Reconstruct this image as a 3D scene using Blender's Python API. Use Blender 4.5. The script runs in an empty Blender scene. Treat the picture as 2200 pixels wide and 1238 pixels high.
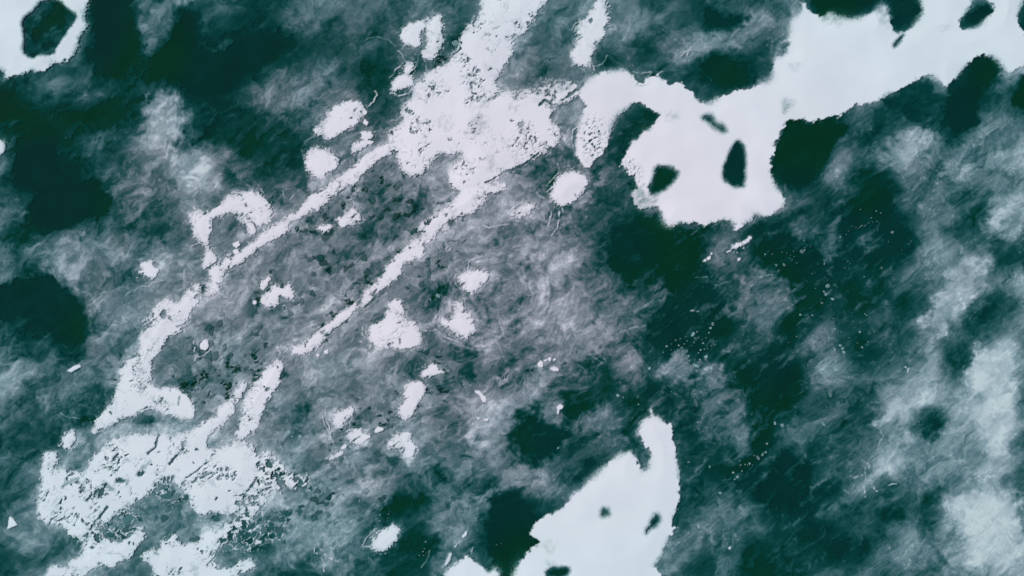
import bpy, math, random
import numpy as np
scene = bpy.context.scene

# ---------------------------------------------------------------- camera, sky, sun, exposure
cam = bpy.data.objects.new('camera', bpy.data.cameras.new('camera'))
scene.collection.objects.link(cam)
CAM_H = 100.0
cam.location = (0, 0, CAM_H)
cam.rotation_euler = (0, 0, 0)
cam.data.sensor_width = 36.0
cam.data.lens = 36.0 * CAM_H / 110.0
cam.data.clip_start = 0.5
cam.data.clip_end = 9000.0
scene.camera = cam

world = bpy.data.worlds.new('World'); scene.world = world; world.use_nodes = True
wn = world.node_tree; wn.nodes.clear()
sky = wn.nodes.new('ShaderNodeTexSky'); sky.sky_type = 'NISHITA'; sky.sun_disc = False
SUN_EL, SUN_AZ = math.radians(40), math.radians(-60)
sky.sun_elevation = SUN_EL; sky.sun_rotation = SUN_AZ
sky.air_density = 1.0; sky.dust_density = 4.0; sky.ozone_density = 1.0
bg = wn.nodes.new('ShaderNodeBackground'); bg.inputs['Strength'].default_value = 0.10
wo = wn.nodes.new('ShaderNodeOutputWorld')
wn.links.new(sky.outputs[0], bg.inputs[0]); wn.links.new(bg.outputs[0], wo.inputs[0])

sun = bpy.data.objects.new('sun', bpy.data.lights.new('sun', 'SUN'))
scene.collection.objects.link(sun)
sun.data.energy = 1.6; sun.data.angle = math.radians(24); sun.data.color = (1.0, 0.975, 0.94)
# Nishita: rotation 0 puts the sun towards +Y, growing clockwise seen from above
from mathutils import Vector
sdir = Vector((math.sin(SUN_AZ) * math.cos(SUN_EL), math.cos(SUN_AZ) * math.cos(SUN_EL), math.sin(SUN_EL)))
sun.rotation_euler = sdir.to_track_quat('Z', 'Y').to_euler()

scene.view_settings.view_transform = 'Standard'
scene.view_settings.look = 'None'
scene.view_settings.gamma = 1.0
scene.view_settings.use_curve_mapping = False
scene.view_settings.exposure = 0.2
LEVEL = np.array([0.887, 0.884, 0.935], np.float32)   # what a white level surface shows under this sky

import math
import numpy as np

# ---------------------------------------------------------------- survey of the lake surface
# All survey coordinates are in hundredths of a chart unit (u to the east, v to the south);
# one chart unit is 0.05 m of lake.
UM = 0.05
CU, CV = 1100.0, 619.0
K = 3.095
TILES = dict(T1=(0, 0), T2=(550, 0), T3=(1100, 0), T4=(1600, 0),
             M1=(0, 400), M2=(550, 400), M3=(1100, 400), M4=(1600, 400),
             B1=(0, 838), B2=(550, 838), B3=(1100, 838), B4=(1600, 838))

def Z(t, s):
    """'x,y x,y ...' in a survey tile -> list of lake coordinates."""
    ox, oy = TILES[t]
    out = []
    for p in s.split():
        a, b = p.split(',')
        out.append((ox + float(a) / K, oy + float(b) / K))
    return out

TONE = """
2211103453412 45544543665 45554324 3341004155463
2101103402213 54444543665 55554431 5562124055052
2113202201100 22333532665 45443554 4466666466563
3233211000003 34313356664 45233320 1366666666157
0134312410145 55423566665 55333332 6666665132131
0010002641123 44533666666 55333333 6602242220343
2102335633210 23446666665 44333333 6600324553566
4001234576521 24455566654 44333333 6400545656567
3000145466433 34555566664 36332333 4432521544555
4300034344454 55443467665 53223334 5533210454366
3113443345445 44434566555 54211234 4133121154354
4356554555554 44455555556 65200025 4101221266524
4224444556554 44545545556 65431113 3412222456656
0000555566644 55555444445 65453112 5532312248526
1100455565555 55555556556 66642121 3414334365236
4321445555555 55666545544 55443112 3235522362586
6544445445554 56554333434 44263544 1115643664886
6444335555555 55555546645 41221245 2114536776785
4233345556555 35554544753 53533345 3144436726895
3224555666665 55565643631 22324434 2253456656684
3455555666666 55555533554 32234332 1312457756674
3455555566666 65663234445 54444334 2102365455774
3465655555656 56552245301 24444245 5221432337996
4554554556535 66654155000 04444455 4321234646997
2345654556555 55541144223 34444524 3123225655887
3466654556554 34432254223 34444423 3123443545666
"""

# dark clear places: (tile, outline, softness, tone 0..9)
DARK = [
 ('T1','145,135 215,80 270,15 330,-5 405,5 440,50 520,105 490,170 460,200 440,240 400,290 355,375 270,365 210,395 150,345 165,290 160,210',20,1.6),
 ('T1','230,180 330,60 420,110 430,180 330,270 230,300 190,260',34,0.0),
 ('T1','640,-40 900,-40 890,130 930,250 940,330 870,450 760,520 640,480 580,420 610,300 640,150',16,0.0),
 ('T1','1190,60 1290,90 1330,350 1370,600 1260,680 1180,540 980,560 960,500 1020,400 1140,230',14,0.0),
 ('T1','1340,350 1500,350 1560,220 1857,230 1857,370 1700,450 1590,560 1400,640 1350,600',18,0.0),
 ('T1','700,700 860,690 900,780 760,860 640,830',22,0.3),
 ('T1','140,880 300,760 360,900 330,1050 560,1100 640,1238 60,1238 90,1050',22,0.0),
 ('T2','0,230 260,270 100,370 0,460 -100,400',18,0.2),
 ('T2','0,740 120,770 220,850 300,920 325,990 290,1080 270,1130 100,1090 0,1080 -150,1000 -250,820',7,0.9),
 ('T2','690,400 860,320 880,480 780,560 700,500',22,1.0),
 ('M1','170,250 200,100 330,-30 660,-60 690,30 750,100 740,150 640,220 560,240 430,290 150,300',7,0.0),
 ('M1','30,650 130,620 240,590 330,600 390,660 500,690 510,750 560,830 580,900 570,1000 540,1070 400,1030 300,900 100,870 0,870 -100,700',7,0.2),
 ('M1','1030,250 1160,240 1170,300 1060,370 960,350',18,1.6),
 ('T3','1280,60 1400,100 1530,90 1500,170 1350,190 1280,150',14,0.3),
 ('T3','1230,390 1400,370 1530,430 1640,510 1600,560 1450,590 1330,560 1240,500',14,0.2),
 ('T3','630,420 740,420 870,260 1000,370 1020,470 930,520 800,480 640,460',16,2.0),
 ('T3','640,980 700,800 760,730 850,690 950,750 980,790 900,870 800,960 750,1010 650,1030',5,.9),
 ('T3','600,1050 760,1000 740,1060 700,1090 620,1110',8,1.0),
 ('T3','950,1100 1060,1110 1115,1155 1060,1230 1000,1280 930,1300 910,1270 940,1180',12,1.6),
 ('T3','1500,930 1540,960 1560,1050 1550,1230 1530,1250 1470,1245 1400,1200 1400,1130 1440,1030 1470,960',6,0.5),
 ('T4','440,-40 900,-40 880,60 800,100 680,110 600,80 520,100 440,60',12,0.0),
 ('T4','950,-40 1160,-40 1190,70 1140,140 1060,210 985,200 990,100 940,40',12,0.4),
 ('T4','1540,40 1600,45 1670,75 1600,130 1530,165 1460,150 1480,90',8,0.0),
 ('T4','1900,0 1815,90 1900,240',8,1.0),
 ('T4','1180,520 1260,560 1290,690 1200,720 1000,740 900,700 880,650 1050,590',14,0.8),
 ('T4','1580,360 1650,380 1710,440 1700,500 1580,620 1550,720 1550,820 1450,880 1330,860 1340,600 1450,460 1520,380',9,0.0),
 ('T4','350,790 440,820 540,800 680,830 680,890 610,930 580,1020 540,1120 430,1240 210,1240 175,1100 220,930 290,820',9,0.0),
 ('T4','1870,460 1790,640 1800,720 1870,730',10,0.0),
 ('T4','850,760 950,760 870,900 840,960 800,930',12,0.8),
 ('M3','600,400 850,200 980,180 1010,280 1240,300 1280,400 1220,480 1250,560 1060,650 880,620 700,600 620,500',16,0.0),
 ('M3','550,0 750,30 830,160 700,220 620,200 540,100',14,1.6),
 ('M3','900,940 1020,760 1200,640 1180,780 1130,960 1000,1060 900,1100',14,0.3),
 ('M3','490,1140 560,1130 620,1170 600,1238 420,1238',12,1.0),
 ('M4','670,120 900,10 970,60 960,150 830,220 700,270 620,200',12,0.0),
 ('M4','120,250 250,260 200,310 120,300',12,1.0),
 ('M4','250,330 400,340 440,400 510,480 400,560 270,600 100,440 150,350',10,0.0),
 ('M4','800,650 960,620 860,780 790,770',14,1.2),
 ('M4','1550,800 1680,790 1660,900 1590,920',7,0.9),
 ('M4','1390,1130 1430,1090 1500,1120 1500,1180 1430,1190',12,1.0),
 ('M4','1700,350 1800,400 1770,500 1700,530 1690,450',14,1.5),
 ('B4','1200,250 1250,180 1310,230 1310,310 1240,340 1190,320',10,0.8),
 ('B4','100,600 240,500 390,490 440,560 460,700 330,790 180,780 60,700',14,0.0),
 ('B4','640,620 650,720 560,700 510,640 590,600',8,0.8),
 ('B4','540,740 595,740 592,810 542,808',3,0.8),
 ('B4','560,900 540,990 440,960 400,910 480,870',14,0.6),
 ('B4','520,1090 640,1000 820,1010 820,1060 680,1110 480,1120',14,0.3),
 ('B4','920,800 1060,800 1050,850 970,880 900,860',12,0.6),
 ('B4','925,690 975,700 970,770 920,760',9,1.4),
 ('B4','0,1150 150,1100 250,1180 200,1300 0,1300',22,0.4),
 ('B2','1560,700 1720,690 1840,740 1870,960 1700,960 1560,930 1540,820',14,0.2),
 ('B2','1540,970 1870,1000 1750,1130 1690,1300 1640,1300 1560,1150',12,0.0),
 ('B2','880,760 930,700 1040,690 1140,720 1100,810 960,830 840,820',14,0.5),
 ('B2','900,1060 1000,1010 1100,980 1180,980 1220,1040 1180,1100 1050,1150 1100,1300 840,1200 800,1100',16,0.8),
 ('B2','1750,170 1870,100 1870,500 1760,420 1660,400',18,0.2),
 ('B2','230,120 340,90 360,150 290,180',12,2.6),
 ('B2','220,1170 340,1120 400,1180 410,1300 150,1300 140,1200',18,2.2),
 ('B3','360,0 560,20 480,180 350,280 300,440 120,440 60,350 200,240 330,230 350,100',14,0.3),
 ('B3','-20,690 60,720 110,830 20,950 -30,960',12,0.3),
 ('B3','0,990 100,990 170,1010 80,1090 0,1180 -50,1100',8,0.0),
 ('B3','810,410 850,330 880,370 880,470 850,520 830,480',8,1.6),
 ('B3','1800,450 1870,430 1870,780 1740,760 1640,640 1780,540',16,0.2),
 ('B3','1640,-20 1720,0 1700,330 1640,430 1560,420 1620,300 1600,150',18,0.3),
 ('B3','1100,100 1200,140 1240,400 1400,380 1500,420 1300,600 1130,520 1090,300',26,1.0),
 ('B3','600,785 640,790 650,830 590,840',6,2.0),
 ('B3','940,830 975,820 990,870 960,905 910,930 890,960 885,935 915,890',6,1.6),
 ('B3','220,1195 300,1170 380,1175 395,1205 350,1250 230,1250',5,2.2),
 ('B1','890,200 930,160 1000,155 1040,195 980,225 900,250',4,2.6),
 ('B1','180,130 420,120 420,260 300,380 180,360 120,300',30,2.0),
 ('B1','620,20 740,30 700,110 580,190 560,130',22,2.4),
 ('M2','800,110 960,90 900,200 800,260 720,230',22,2.6),
 ('M2','640,450 740,430 720,470 620,485 600,460',8,3.2),
 ('M2','1120,680 1250,650 1320,690 1260,730 1130,740 1100,700',16,3.0),
 ('M2','1580,650 1620,660 1620,760 1580,790',12,2.8),
 ('M2','900,1120 1000,1130 900,1210 850,1200',12,3.0),
 ('M2','1370,1100 1470,1090 1480,1150 1400,1180',16,2.4),
 ('M1','1330,670 1370,660 1385,690 1345,715',3,1.5),
 ('M1','1280,1040 1330,1080 1340,1130 1300,1120',5,2.5),
]
LIGHT = [
 ('B1','680,270 760,220 900,260 1050,230 1280,200 1290,270 1100,310 900,300 760,330 640,400',7,6.8),
 ('B1','1180,540 1260,600 1240,700 1300,790 1200,760',6,6.0),
 ('B1','1340,880 1500,860 1560,960 1420,1000 1280,960',7,6.6),
 ('B1','480,520 600,500 620,640 480,660',6,6.5),
 ('T2','790,950 800,980 700,1050 560,1180 400,1260 340,1238 480,1150 640,1040 720,970',5,5.2),
 ('M1','1857,100 1857,200 1730,290 1560,400 1500,440 1480,400 1600,300 1760,180',6,5.4),
 ('M2','220,250 340,210 330,270 200,330 60,420 0,470 0,410 120,340',6,5.6),
 ('M2','380,180 500,100 640,60 620,140 480,200 400,230',8,5.0),
 ('T2','1180,1060 1240,1010 1300,1020 1370,1000 1380,1040 1340,1070 1290,1120 1200,1150 1150,1130',4,6.2),
 ('T3','270,740 330,700 430,680 480,730 440,800 350,840 280,810',4,5.4),
 ('T3','350,880 400,850 410,960 400,1010 350,980',3,6.0),
 ('M2','700,690 780,680 640,760 500,850 420,930 300,980 200,980 420,800',9,5.8),
 ('B2','440,480 640,400 900,330 960,260 900,250 600,400',6,5.4),
 ('B2','700,500 800,480 820,600 820,680 700,700 640,640 600,600',5,5.8),
 ('B2','180,860 330,700 520,740 640,800 500,900 300,960 200,960',8,6.0),
 ('T1','960,700 1060,610 1180,620 1240,720 1180,830 1150,960 1000,1010 930,900 980,790',16,6.3),
 ('T1','1150,-20 1280,-20 1260,40 1180,40',12,6.6),
 ('T1','920,10 1150,30 1160,180 1050,300 990,370 940,300 910,150',14,4.3),
 ('T1','1130,1080 1250,1000 1400,1030 1460,1130 1420,1260 1200,1270',14,6.8),
 ('M1','300,540 440,350 560,340 600,480 540,600 420,610',18,6.2),
 ('M4','1230,960 1210,850 1350,650 1450,480 1600,450 1640,480 1600,600 1500,680 1400,820 1300,960',14,7.0),
 ('M4','1620,200 1700,60 1870,60 1870,200 1740,340 1650,310',18,6.6),
 ('B4','1580,0 1760,0 1770,160 1720,300 1700,450 1630,440 1600,250 1520,180',13,8.2),
 ('B4','1350,760 1600,700 1780,740 1840,900 1870,1080 1700,1140 1580,1080 1530,950 1480,880',22,8.6),
 ('M4','1520,1070 1700,1100 1800,1120 1780,1260 1510,1260',12,8.4),
 ('B4','880,230 930,150 1050,40 1030,130 950,220',8,8.0),
 ('M4','420,310 500,280 620,260 640,390 560,420 520,470',12,2.8),
 ('T3','1000,380 1150,300 1300,230 1550,180 1700,90 1720,160 1500,290 1200,380 1080,400',18,5.6),
 ('T4','900,40 950,20 985,100 980,200 930,150',10,7.0),
 ('T4','930,960 1100,860 1240,860 1250,1000 1050,1100 950,1080',18,6.3),
 ('B3','190,100 250,60 340,110 330,210 240,220 190,170',8,5.0),
 ('B3','480,180 560,100 700,200 620,260 540,280',18,4.2),
 ('B3','1240,0 1500,0 1600,280 1600,400 1520,400 1440,250 1380,130 1330,200 1270,150',22,3.9),
 ('B3','1260,180 1380,150 1430,330 1300,400 1250,330',18,3.9),
 ('B2','1400,60 1550,60 1700,200 1640,330 1500,400 1430,330',20,6.4),
 ('M3','100,780 300,420 450,500 420,700 250,900 120,950',30,6.3),
 ('M3','1480,720 1620,560 1740,600 1850,780 1690,940 1560,900',20,4.3),
 ('M3','1000,1190 1100,1080 1200,1200 1400,1180 1380,1260 1000,1260',10,5.0),
 ('M2','620,440 800,400 870,410 830,460 700,500 600,600 560,600',12,5.6),
 ('M1','1250,900 1500,760 1560,660 1640,560 1740,480 1700,620 1500,850 1250,1000 1120,1060',14,6.2),
]

# snow: name, label, group, edge softness, edge raggedness, fleck density, outlines, holes
# (a hole is (tile, outline, softness))
SNOW = [
 ('snow_patch','white snow patch in the top left corner wrapped around a dark oval hole',None,3.5,7,0.0,
  [('T1','-200,-200 640,-200 620,-60 600,0 575,60 560,120 590,170 560,215 525,255 515,320 480,385 430,415 370,415 310,470 250,480 185,465 130,510 60,515 20,530 35,480 0,470 -200,520')],
  [('T1','145,135 215,80 270,15 330,-5 405,5 440,50 520,105 490,170 460,200 440,240 400,290 355,375 270,365 210,395 150,345 165,290 160,210',4)]),
 ('snow_patch','small white snow spot cut by the left edge of the picture',None,3,3,0.0,
  [('T1','-160,930 20,930 40,960 25,1030 -160,1060')],[]),
 ('snow_patch','oval white snow patch, upper of two left of the wide white band',None,1.6,7,0.12,
  [('T2','440,880 430,820 470,790 500,730 560,700 610,670 700,680 720,730 700,770 670,820 620,850 575,880 530,905 460,925'),
   ('T2','385,860 440,840 460,890 400,890')],[]),
 ('snow_patch','round white snow patch with frayed edge, lower of two left of the wide white band',None,2.5,8,0.1,
  [('T2','330,1070 345,1010 400,985 450,990 500,1020 545,1060 540,1110 500,1140 460,1150 440,1190 400,1180 340,1120')],[]),
 ('snow_patch','swirled white snow patch near the top beside the wide white band',None,1.8,7,0.25,
  [('T2','955,200 985,190 1040,150 1110,130 1165,135 1160,170 1110,190 1085,240 1100,290 1060,310 1000,300 960,250'),
   ('T2','1160,130 1215,95 1235,160 1240,230 1250,280 1220,320 1190,380 1150,400 1110,380 1105,340 1140,310 1150,250 1120,200')],[]),
 ('snow_patch','small pale snow lump on grey ice with a curved white line under it',None,1.8,3,0.05,
  [('T2','905,540 960,495 1010,490 1045,520 1050,565 1010,580 960,600 900,610'),
   ('T2','980,480 1010,420 1045,430 1040,480 1000,500')],[]),
 ('snow_field','wide white snow band running down from the top centre, peppered with dark flecks',None,2.2,8,0.36,
  [('T2','1505,-200 1500,50 1470,110 1420,150 1370,230 1340,330 1300,370 1290,430 1200,460 1130,490 1060,570 1040,640 980,700 960,760 990,800 920,850 880,900 870,960 930,1000 950,1080 980,1140 1050,1175 1110,1160 1150,1120 1180,1060 1240,1010 1300,1020 1370,1000 1380,1040 1340,1070 1290,1120 1280,1200 1300,1260 1450,1290 1560,1220 1650,1140 1750,1100 1802,1085 1882,1025 1962,1010 2032,900 2012,850 1952,790 1957,730 2032,690 2140,640 2150,590 2100,550 2000,540 1900,560 1800,590 1700,610 1600,600 1590,530 1640,450 1700,370 1710,300 1780,230 1820,140 1870,60 1960,-10 2060,-200')],[]),
 ('snow_ridge','long straight white ridge running down left from the wide band through the middle',None,1.5,6,0.3,
  [('M2','1390,-20 1350,60 1260,150 1200,185 1110,230 1080,290 1100,330 1020,380 950,460 870,540 850,590 760,660 720,720 700,790 720,810 760,750 830,700 880,650 960,590 970,530 1040,490 1110,470 1130,400 1190,340 1220,270 1320,200 1440,180 1520,100 1560,50 1640,30 1660,-20')],[]),
 ('snow_ridge','short narrow white ridge continuing the middle ridge, lying above the small square chips',None,1.5,5,0.25,
  [('M2','670,780 640,790 560,840 480,920 370,1000 320,1050 280,1060 245,1070 240,1110 290,1130 350,1100 410,1070 470,990 540,930 600,890 650,830')],[]),
 ('snow_ridge','left white ridge slanting down from the wide band past the hooked snow patch',None,1.5,6,0.3,
  [('T2','900,950 850,960 780,1000 690,1070 640,1110 590,1160 520,1200 480,1238 400,1268 350,1308 300,1378 270,1418 200,1428 170,1478 100,1508 20,1588 -20,1660 30,1640 100,1590 200,1550 230,1478 290,1458 350,1403 400,1398 440,1358 510,1318 590,1258 670,1220 700,1160 780,1100 850,1040 930,1010'),
   ('M1','1857,240 1780,290 1720,340 1700,370 1640,400 1600,440 1570,470 1480,480 1440,520 1390,545 1400,600 1410,650 1365,700 1380,730 1440,710 1475,670 1470,630 1510,570 1560,540 1600,510 1680,440 1750,390 1857,330')],[]),
 ('snow_ridge','thick knobbly white ridge with scalloped edges broadening towards the lower left',None,1.6,6,0.3,
  [('M1','1310,650 1260,690 1210,750 1160,790 1140,760 1100,750 1040,790 1010,850 950,890 950,920 990,930 970,960 920,1000 940,1050 930,1090 880,1140 820,1210 800,1260 1000,1260 1010,1140 1050,1110 1080,1060 1100,1020 1150,980 1200,960 1230,910 1270,820 1330,770 1340,710'),
   ('B1','830,-130 770,0 760,60 700,130 640,210 620,290 680,260 740,230 800,205 890,180 950,130 1020,120 1100,150 1150,170 1200,200 1290,190 1300,130 1270,60 1200,0 1150,-20 1050,-10 1000,-40 1010,-130')],
  [('M1','1060,850 1100,810 1110,870 1080,890',2)]),
 ('snow_field','broad broken white snow sheet in the lower left, cut by dark slots and shards',None,1.8,8,0.42,
  [('B1','290,410 375,410 380,470 350,510 420,540 500,540 560,560 600,480 640,420 700,380 750,330 820,300 900,290 1000,290 1050,310 1100,300 1200,290 1280,270 1350,220 1420,170 1450,120 1500,80 1560,20 1600,-60 1650,-40 1600,50 1570,140 1500,210 1430,260 1400,300 1370,350 1400,390 1480,380 1550,350 1620,330 1690,340 1720,420 1740,500 1700,600 1640,690 1600,760 1540,830 1430,810 1350,830 1300,790 1240,770 1250,700 1200,650 1150,600 1060,600 1000,680 900,740 830,790 740,860 650,920 600,960 580,1000 560,1010 480,960 450,930 390,890 300,900 260,830 255,700 280,600 285,500')],[]),
 ('snow_patch','upright ragged white strip joined to the top of the broad lower left snow sheet',None,1.6,7,0.3,
  [('B1','1840,-210 1885,-170 1860,-60 1820,20 1770,90 1740,150 1720,230 1680,270 1640,300 1600,330 1580,310 1600,230 1610,150 1610,90 1650,20 1740,-100')],[]),
 ('snow_patch','lacy white web of snow and shards on the right rim of the lower left sheet',None,1.5,9,0.62,
  [('B1','1740,380 1790,400 1850,470 1960,560 2060,590 2000,660 1850,650 1760,740 1690,830 1600,860 1600,760 1700,600')],[]),
 ('snow_patch','white snow band at the bottom left corner ending in a lattice of dark shards',None,1.6,8,0.36,
  [('B1','250,1400 300,1230 350,1160 420,1180 500,1130 540,1090 570,1000 590,960 640,920 700,980 760,1000 830,990 880,930 950,890 970,930 950,990 900,1050 870,1110 800,1140 740,1185 700,1160 620,1190 560,1240 500,1400')],[]),
 ('snow_patch','knobbly white snow mass at the bottom edge right of the bottom left band',None,1.6,7,0.32,
  [('B1','940,1090 1000,1060 1060,1070 1070,990 1160,950 1200,1020 1260,1030 1340,1000 1340,950 1420,920 1500,900 1560,860 1560,800 1650,760 1760,640 1830,600 1857,640 1760,760 1680,830 1650,900 1560,950 1480,1010 1430,1080 1430,1150 1490,1190 1560,1190 1600,1150 1660,1110 1700,1170 1640,1200 1560,1230 1500,1400 1050,1400 1020,1240 1010,1140 960,1130')],[]),
 ('snow_patch','small ragged white patch between dark ice and the left ridge foot',None,1.5,3,0.15,
  [('B1','440,290 470,265 500,270 500,330 460,390 425,380 420,340')],[]),
 ('snow_chip','lone white triangular snow chip on grey ice in the far lower left',None,1.0,1,0.0,
  [('B1','50,925 68,840 90,850 120,895 90,910')],[]),
 ('snow_chip','small white snow chip under the left tip of the broad lower left sheet',None,1.0,1.5,0.0,
  [('B1','450,940 490,915 515,940 480,965')],[]),
 ('snow_patch','hooked white snow patch shaped like a seven above the left ridge',None,2.0,7,0.16,
  [('M1','1265,200 1290,165 1330,155 1370,190 1400,160 1450,150 1500,90 1560,50 1620,40 1700,50 1760,80 1800,150 1810,200 1760,240 1720,270 1690,230 1640,180 1560,175 1500,180 1440,200 1400,230 1410,280 1380,340 1385,420 1430,450 1440,490 1400,530 1360,535 1350,510 1370,450 1375,390 1330,370 1300,330 1280,280'),
   ('M1','1570,200 1620,195 1670,240 1710,270 1700,310 1660,310 1630,250')],[]),
 ('snow_patch','tiny jagged white patch alone on grey ice left of the left ridge',None,1.2,4,0.15,
  [('M1','925,520 980,500 1010,490 1030,540 1065,555 1030,610 980,600 920,570 960,550')],[]),
 ('snow_chip','lumpy white chip just above the left ridge, upper of two',None,1.0,1.5,0.0,[('M1','1545,380 1590,365 1605,395 1575,412 1550,400')],[]),
 ('snow_chip','angular white chip just above the left ridge, lower of two',None,1.0,1,0.0,[('M1','1550,425 1585,418 1588,440 1565,458 1552,440')],[]),
 ('snow_patch','white snow patch split by a dark notch between the two slanting ridges',None,1.3,4,0.15,
  [('M2','30,740 90,700 130,650 170,690 230,640 245,700 260,750 210,745 155,720 150,780 130,800 60,800 30,780'),('M2','20,660 60,620 100,595 80,660 40,690')],[]),
 ('snow_chip','little round white chip left of the notched patch between the ridges',None,1.0,0.6,0.0,[('M1','1682,765 1695,758 1708,766 1708,782 1694,790 1681,780')],[]),
 ('snow_patch','star shaped white patch with trailing wisps between the two ridges',None,1.3,5,0.15,
  [('M2','540,220 590,200 640,150 670,160 700,200 690,230 630,255 560,270')],[]),
 ('snow_patch','small crumbly white patch left of the star shaped one',None,1.3,5,0.3,
  [('M2','410,270 450,262 480,250 510,270 480,300 420,290')],[]),
 ('snow_patch','small white blob with a looped line beside it on grey ice below the left ridge',None,1.8,2,0.0,
  [('M1','1330,1050 1350,1015 1385,1030 1392,1070 1370,1095 1335,1090')],[]),
 ('snow_chip','narrow white sliver on grey ice left of the knobbly ridge foot',None,1.2,2,0.0,
  [('M1','445,1225 500,1195 530,1185 545,1200 500,1225 470,1240')],[]),
 ('snow_patch','large crumbly white triangle of snow right of the gap in the middle ridge',None,1.5,6,0.26,
  [('M2','870,790 910,755 960,750 985,830 1000,890 1060,910 1090,970 1110,1010 1090,1050 1040,1080 940,1075 870,1080 800,1060 760,1030 750,970 770,920 850,900 860,850 900,830')],[]),
 ('snow_patch','frayed white snow burst in the middle, upper of two with curling lines',None,1.8,7,0.2,
  [('M2','1350,600 1400,570 1470,555 1530,580 1545,610 1500,650 1470,700 1420,715 1370,680 1400,640 1360,640')],[]),
 ('snow_patch','frayed white snow burst in the middle, lower of two with a pointed top',None,1.8,8,0.22,
  [('M2','1300,780 1360,770 1380,820 1430,870 1455,930 1440,980 1380,1005 1320,970 1250,930 1220,880 1280,890 1320,860 1330,810')],[]),
 ('snow_patch','upright white snow patch above the crumbled white clump in the lower middle',None,1.4,5,0.06,
  [('B2','985,10 1010,-40 1080,-60 1120,-30 1130,10 1090,70 1050,120 1030,170 990,190 960,160 970,110 1000,60')],[]),
 ('snow_patch','small crumbly white patch right above the upright lower middle patch',None,1.2,4,0.25,
  [('M2','1090,1248 1130,1220 1150,1190 1200,1180 1210,1220 1270,1240 1170,1260 1120,1270')],[]),
 ('snow_patch','feathery white patch with thin drift lines on its left, lower middle',None,2.5,8,0.25,
  [('B2','505,200 540,150 590,140 640,110 650,150 600,190 580,230 540,250 515,230')],[]),
 ('snow_patch','elongated white clump, upper left of a slanting row of white clumps',None,1.2,4,0.1,[('B2','600,300 650,270 700,255 720,290 670,320 620,335')],[]),
 ('snow_patch','elongated white clump in the middle of the slanting row of clumps',None,1.0,4,0.05,[('B2','650,345 700,300 760,290 770,310 720,345 660,365')],[]),
 ('snow_patch','lobed white clump at the upper right end of the slanting row',None,1.0,3,0.0,[('B2','780,280 820,240 850,250 845,270 800,290')],[]),
 ('snow_chip','rounded white chip at the lower left of the slanting row of clumps',None,1.0,1,0.0,[('B2','562,385 590,360 607,368 598,385 575,397')],[]),
 ('snow_patch','gritty white end of the slanting row, beside the dark crack',None,1.2,4,0.2,[('B2','520,440 540,400 590,405 570,430 540,450'),('B2','470,450 520,430 545,450 500,470')],[]),
 ('snow_patch','crumbled white clump with a jagged lower rim right of the slanting row',None,1.0,5,0.08,
  [('B2','885,350 930,310 980,290 1030,290 1015,330 1040,355 1070,385 1050,420 1035,455 1000,440 980,400 975,370 940,380 900,375')],[]),
 ('snow_patch','egg shaped bright white patch at the bottom beside a dark green pool',None,1.8,5,0.02,
  [('B2','780,1000 830,950 880,920 920,890 960,920 950,970 910,1020 860,1060 810,1065 785,1040')],[]),
 ('snow_patch','rounded white snow mound cut by the bottom edge left of the bear shaped snow',None,3,6,0.0,
  [('B2','1250,1240 1270,1190 1330,1150 1390,1100 1420,1110 1480,1150 1530,1200 1580,1180 1620,1200 1630,1260 1620,1420 1240,1420')],
  [('B2','1530,1180 1560,1170 1575,1195 1550,1210 1530,1200',4)]),
 ('snow_field','large smooth white snow mass at the bottom, animal head shaped with two dark spots',None,3.0,6,0.0,
  [('B3','925,100 935,165 990,185 1030,220 1060,225 1065,320 1090,370 1095,470 1115,560 1110,680 1120,700 1080,820 1050,900 1090,900 1100,920 1050,960 1020,1020 1000,1090 970,1140 940,1160 960,1190 1000,1240 1000,1420 -60,1420 10,1200 60,1130 130,1060 190,1015 130,980 125,940 170,860 240,820 320,800 370,760 400,690 480,640 560,550 620,500 700,430 780,400 810,430 830,480 860,530 900,520 910,460 920,400 880,370 850,310 830,280 850,220 890,185 918,170')],
  [('B3','600,785 640,790 650,830 590,840',7),
   ('B3','940,830 975,820 990,870 960,905 910,930 890,960 885,935 915,890',6),
   ('B3','220,1195 300,1170 380,1175 395,1205 350,1250 230,1250',4)]),
 ('snow_field','vast smooth white snow field in the upper right with a rounded head and two dark eye holes',None,3.0,6,0.0,
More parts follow.
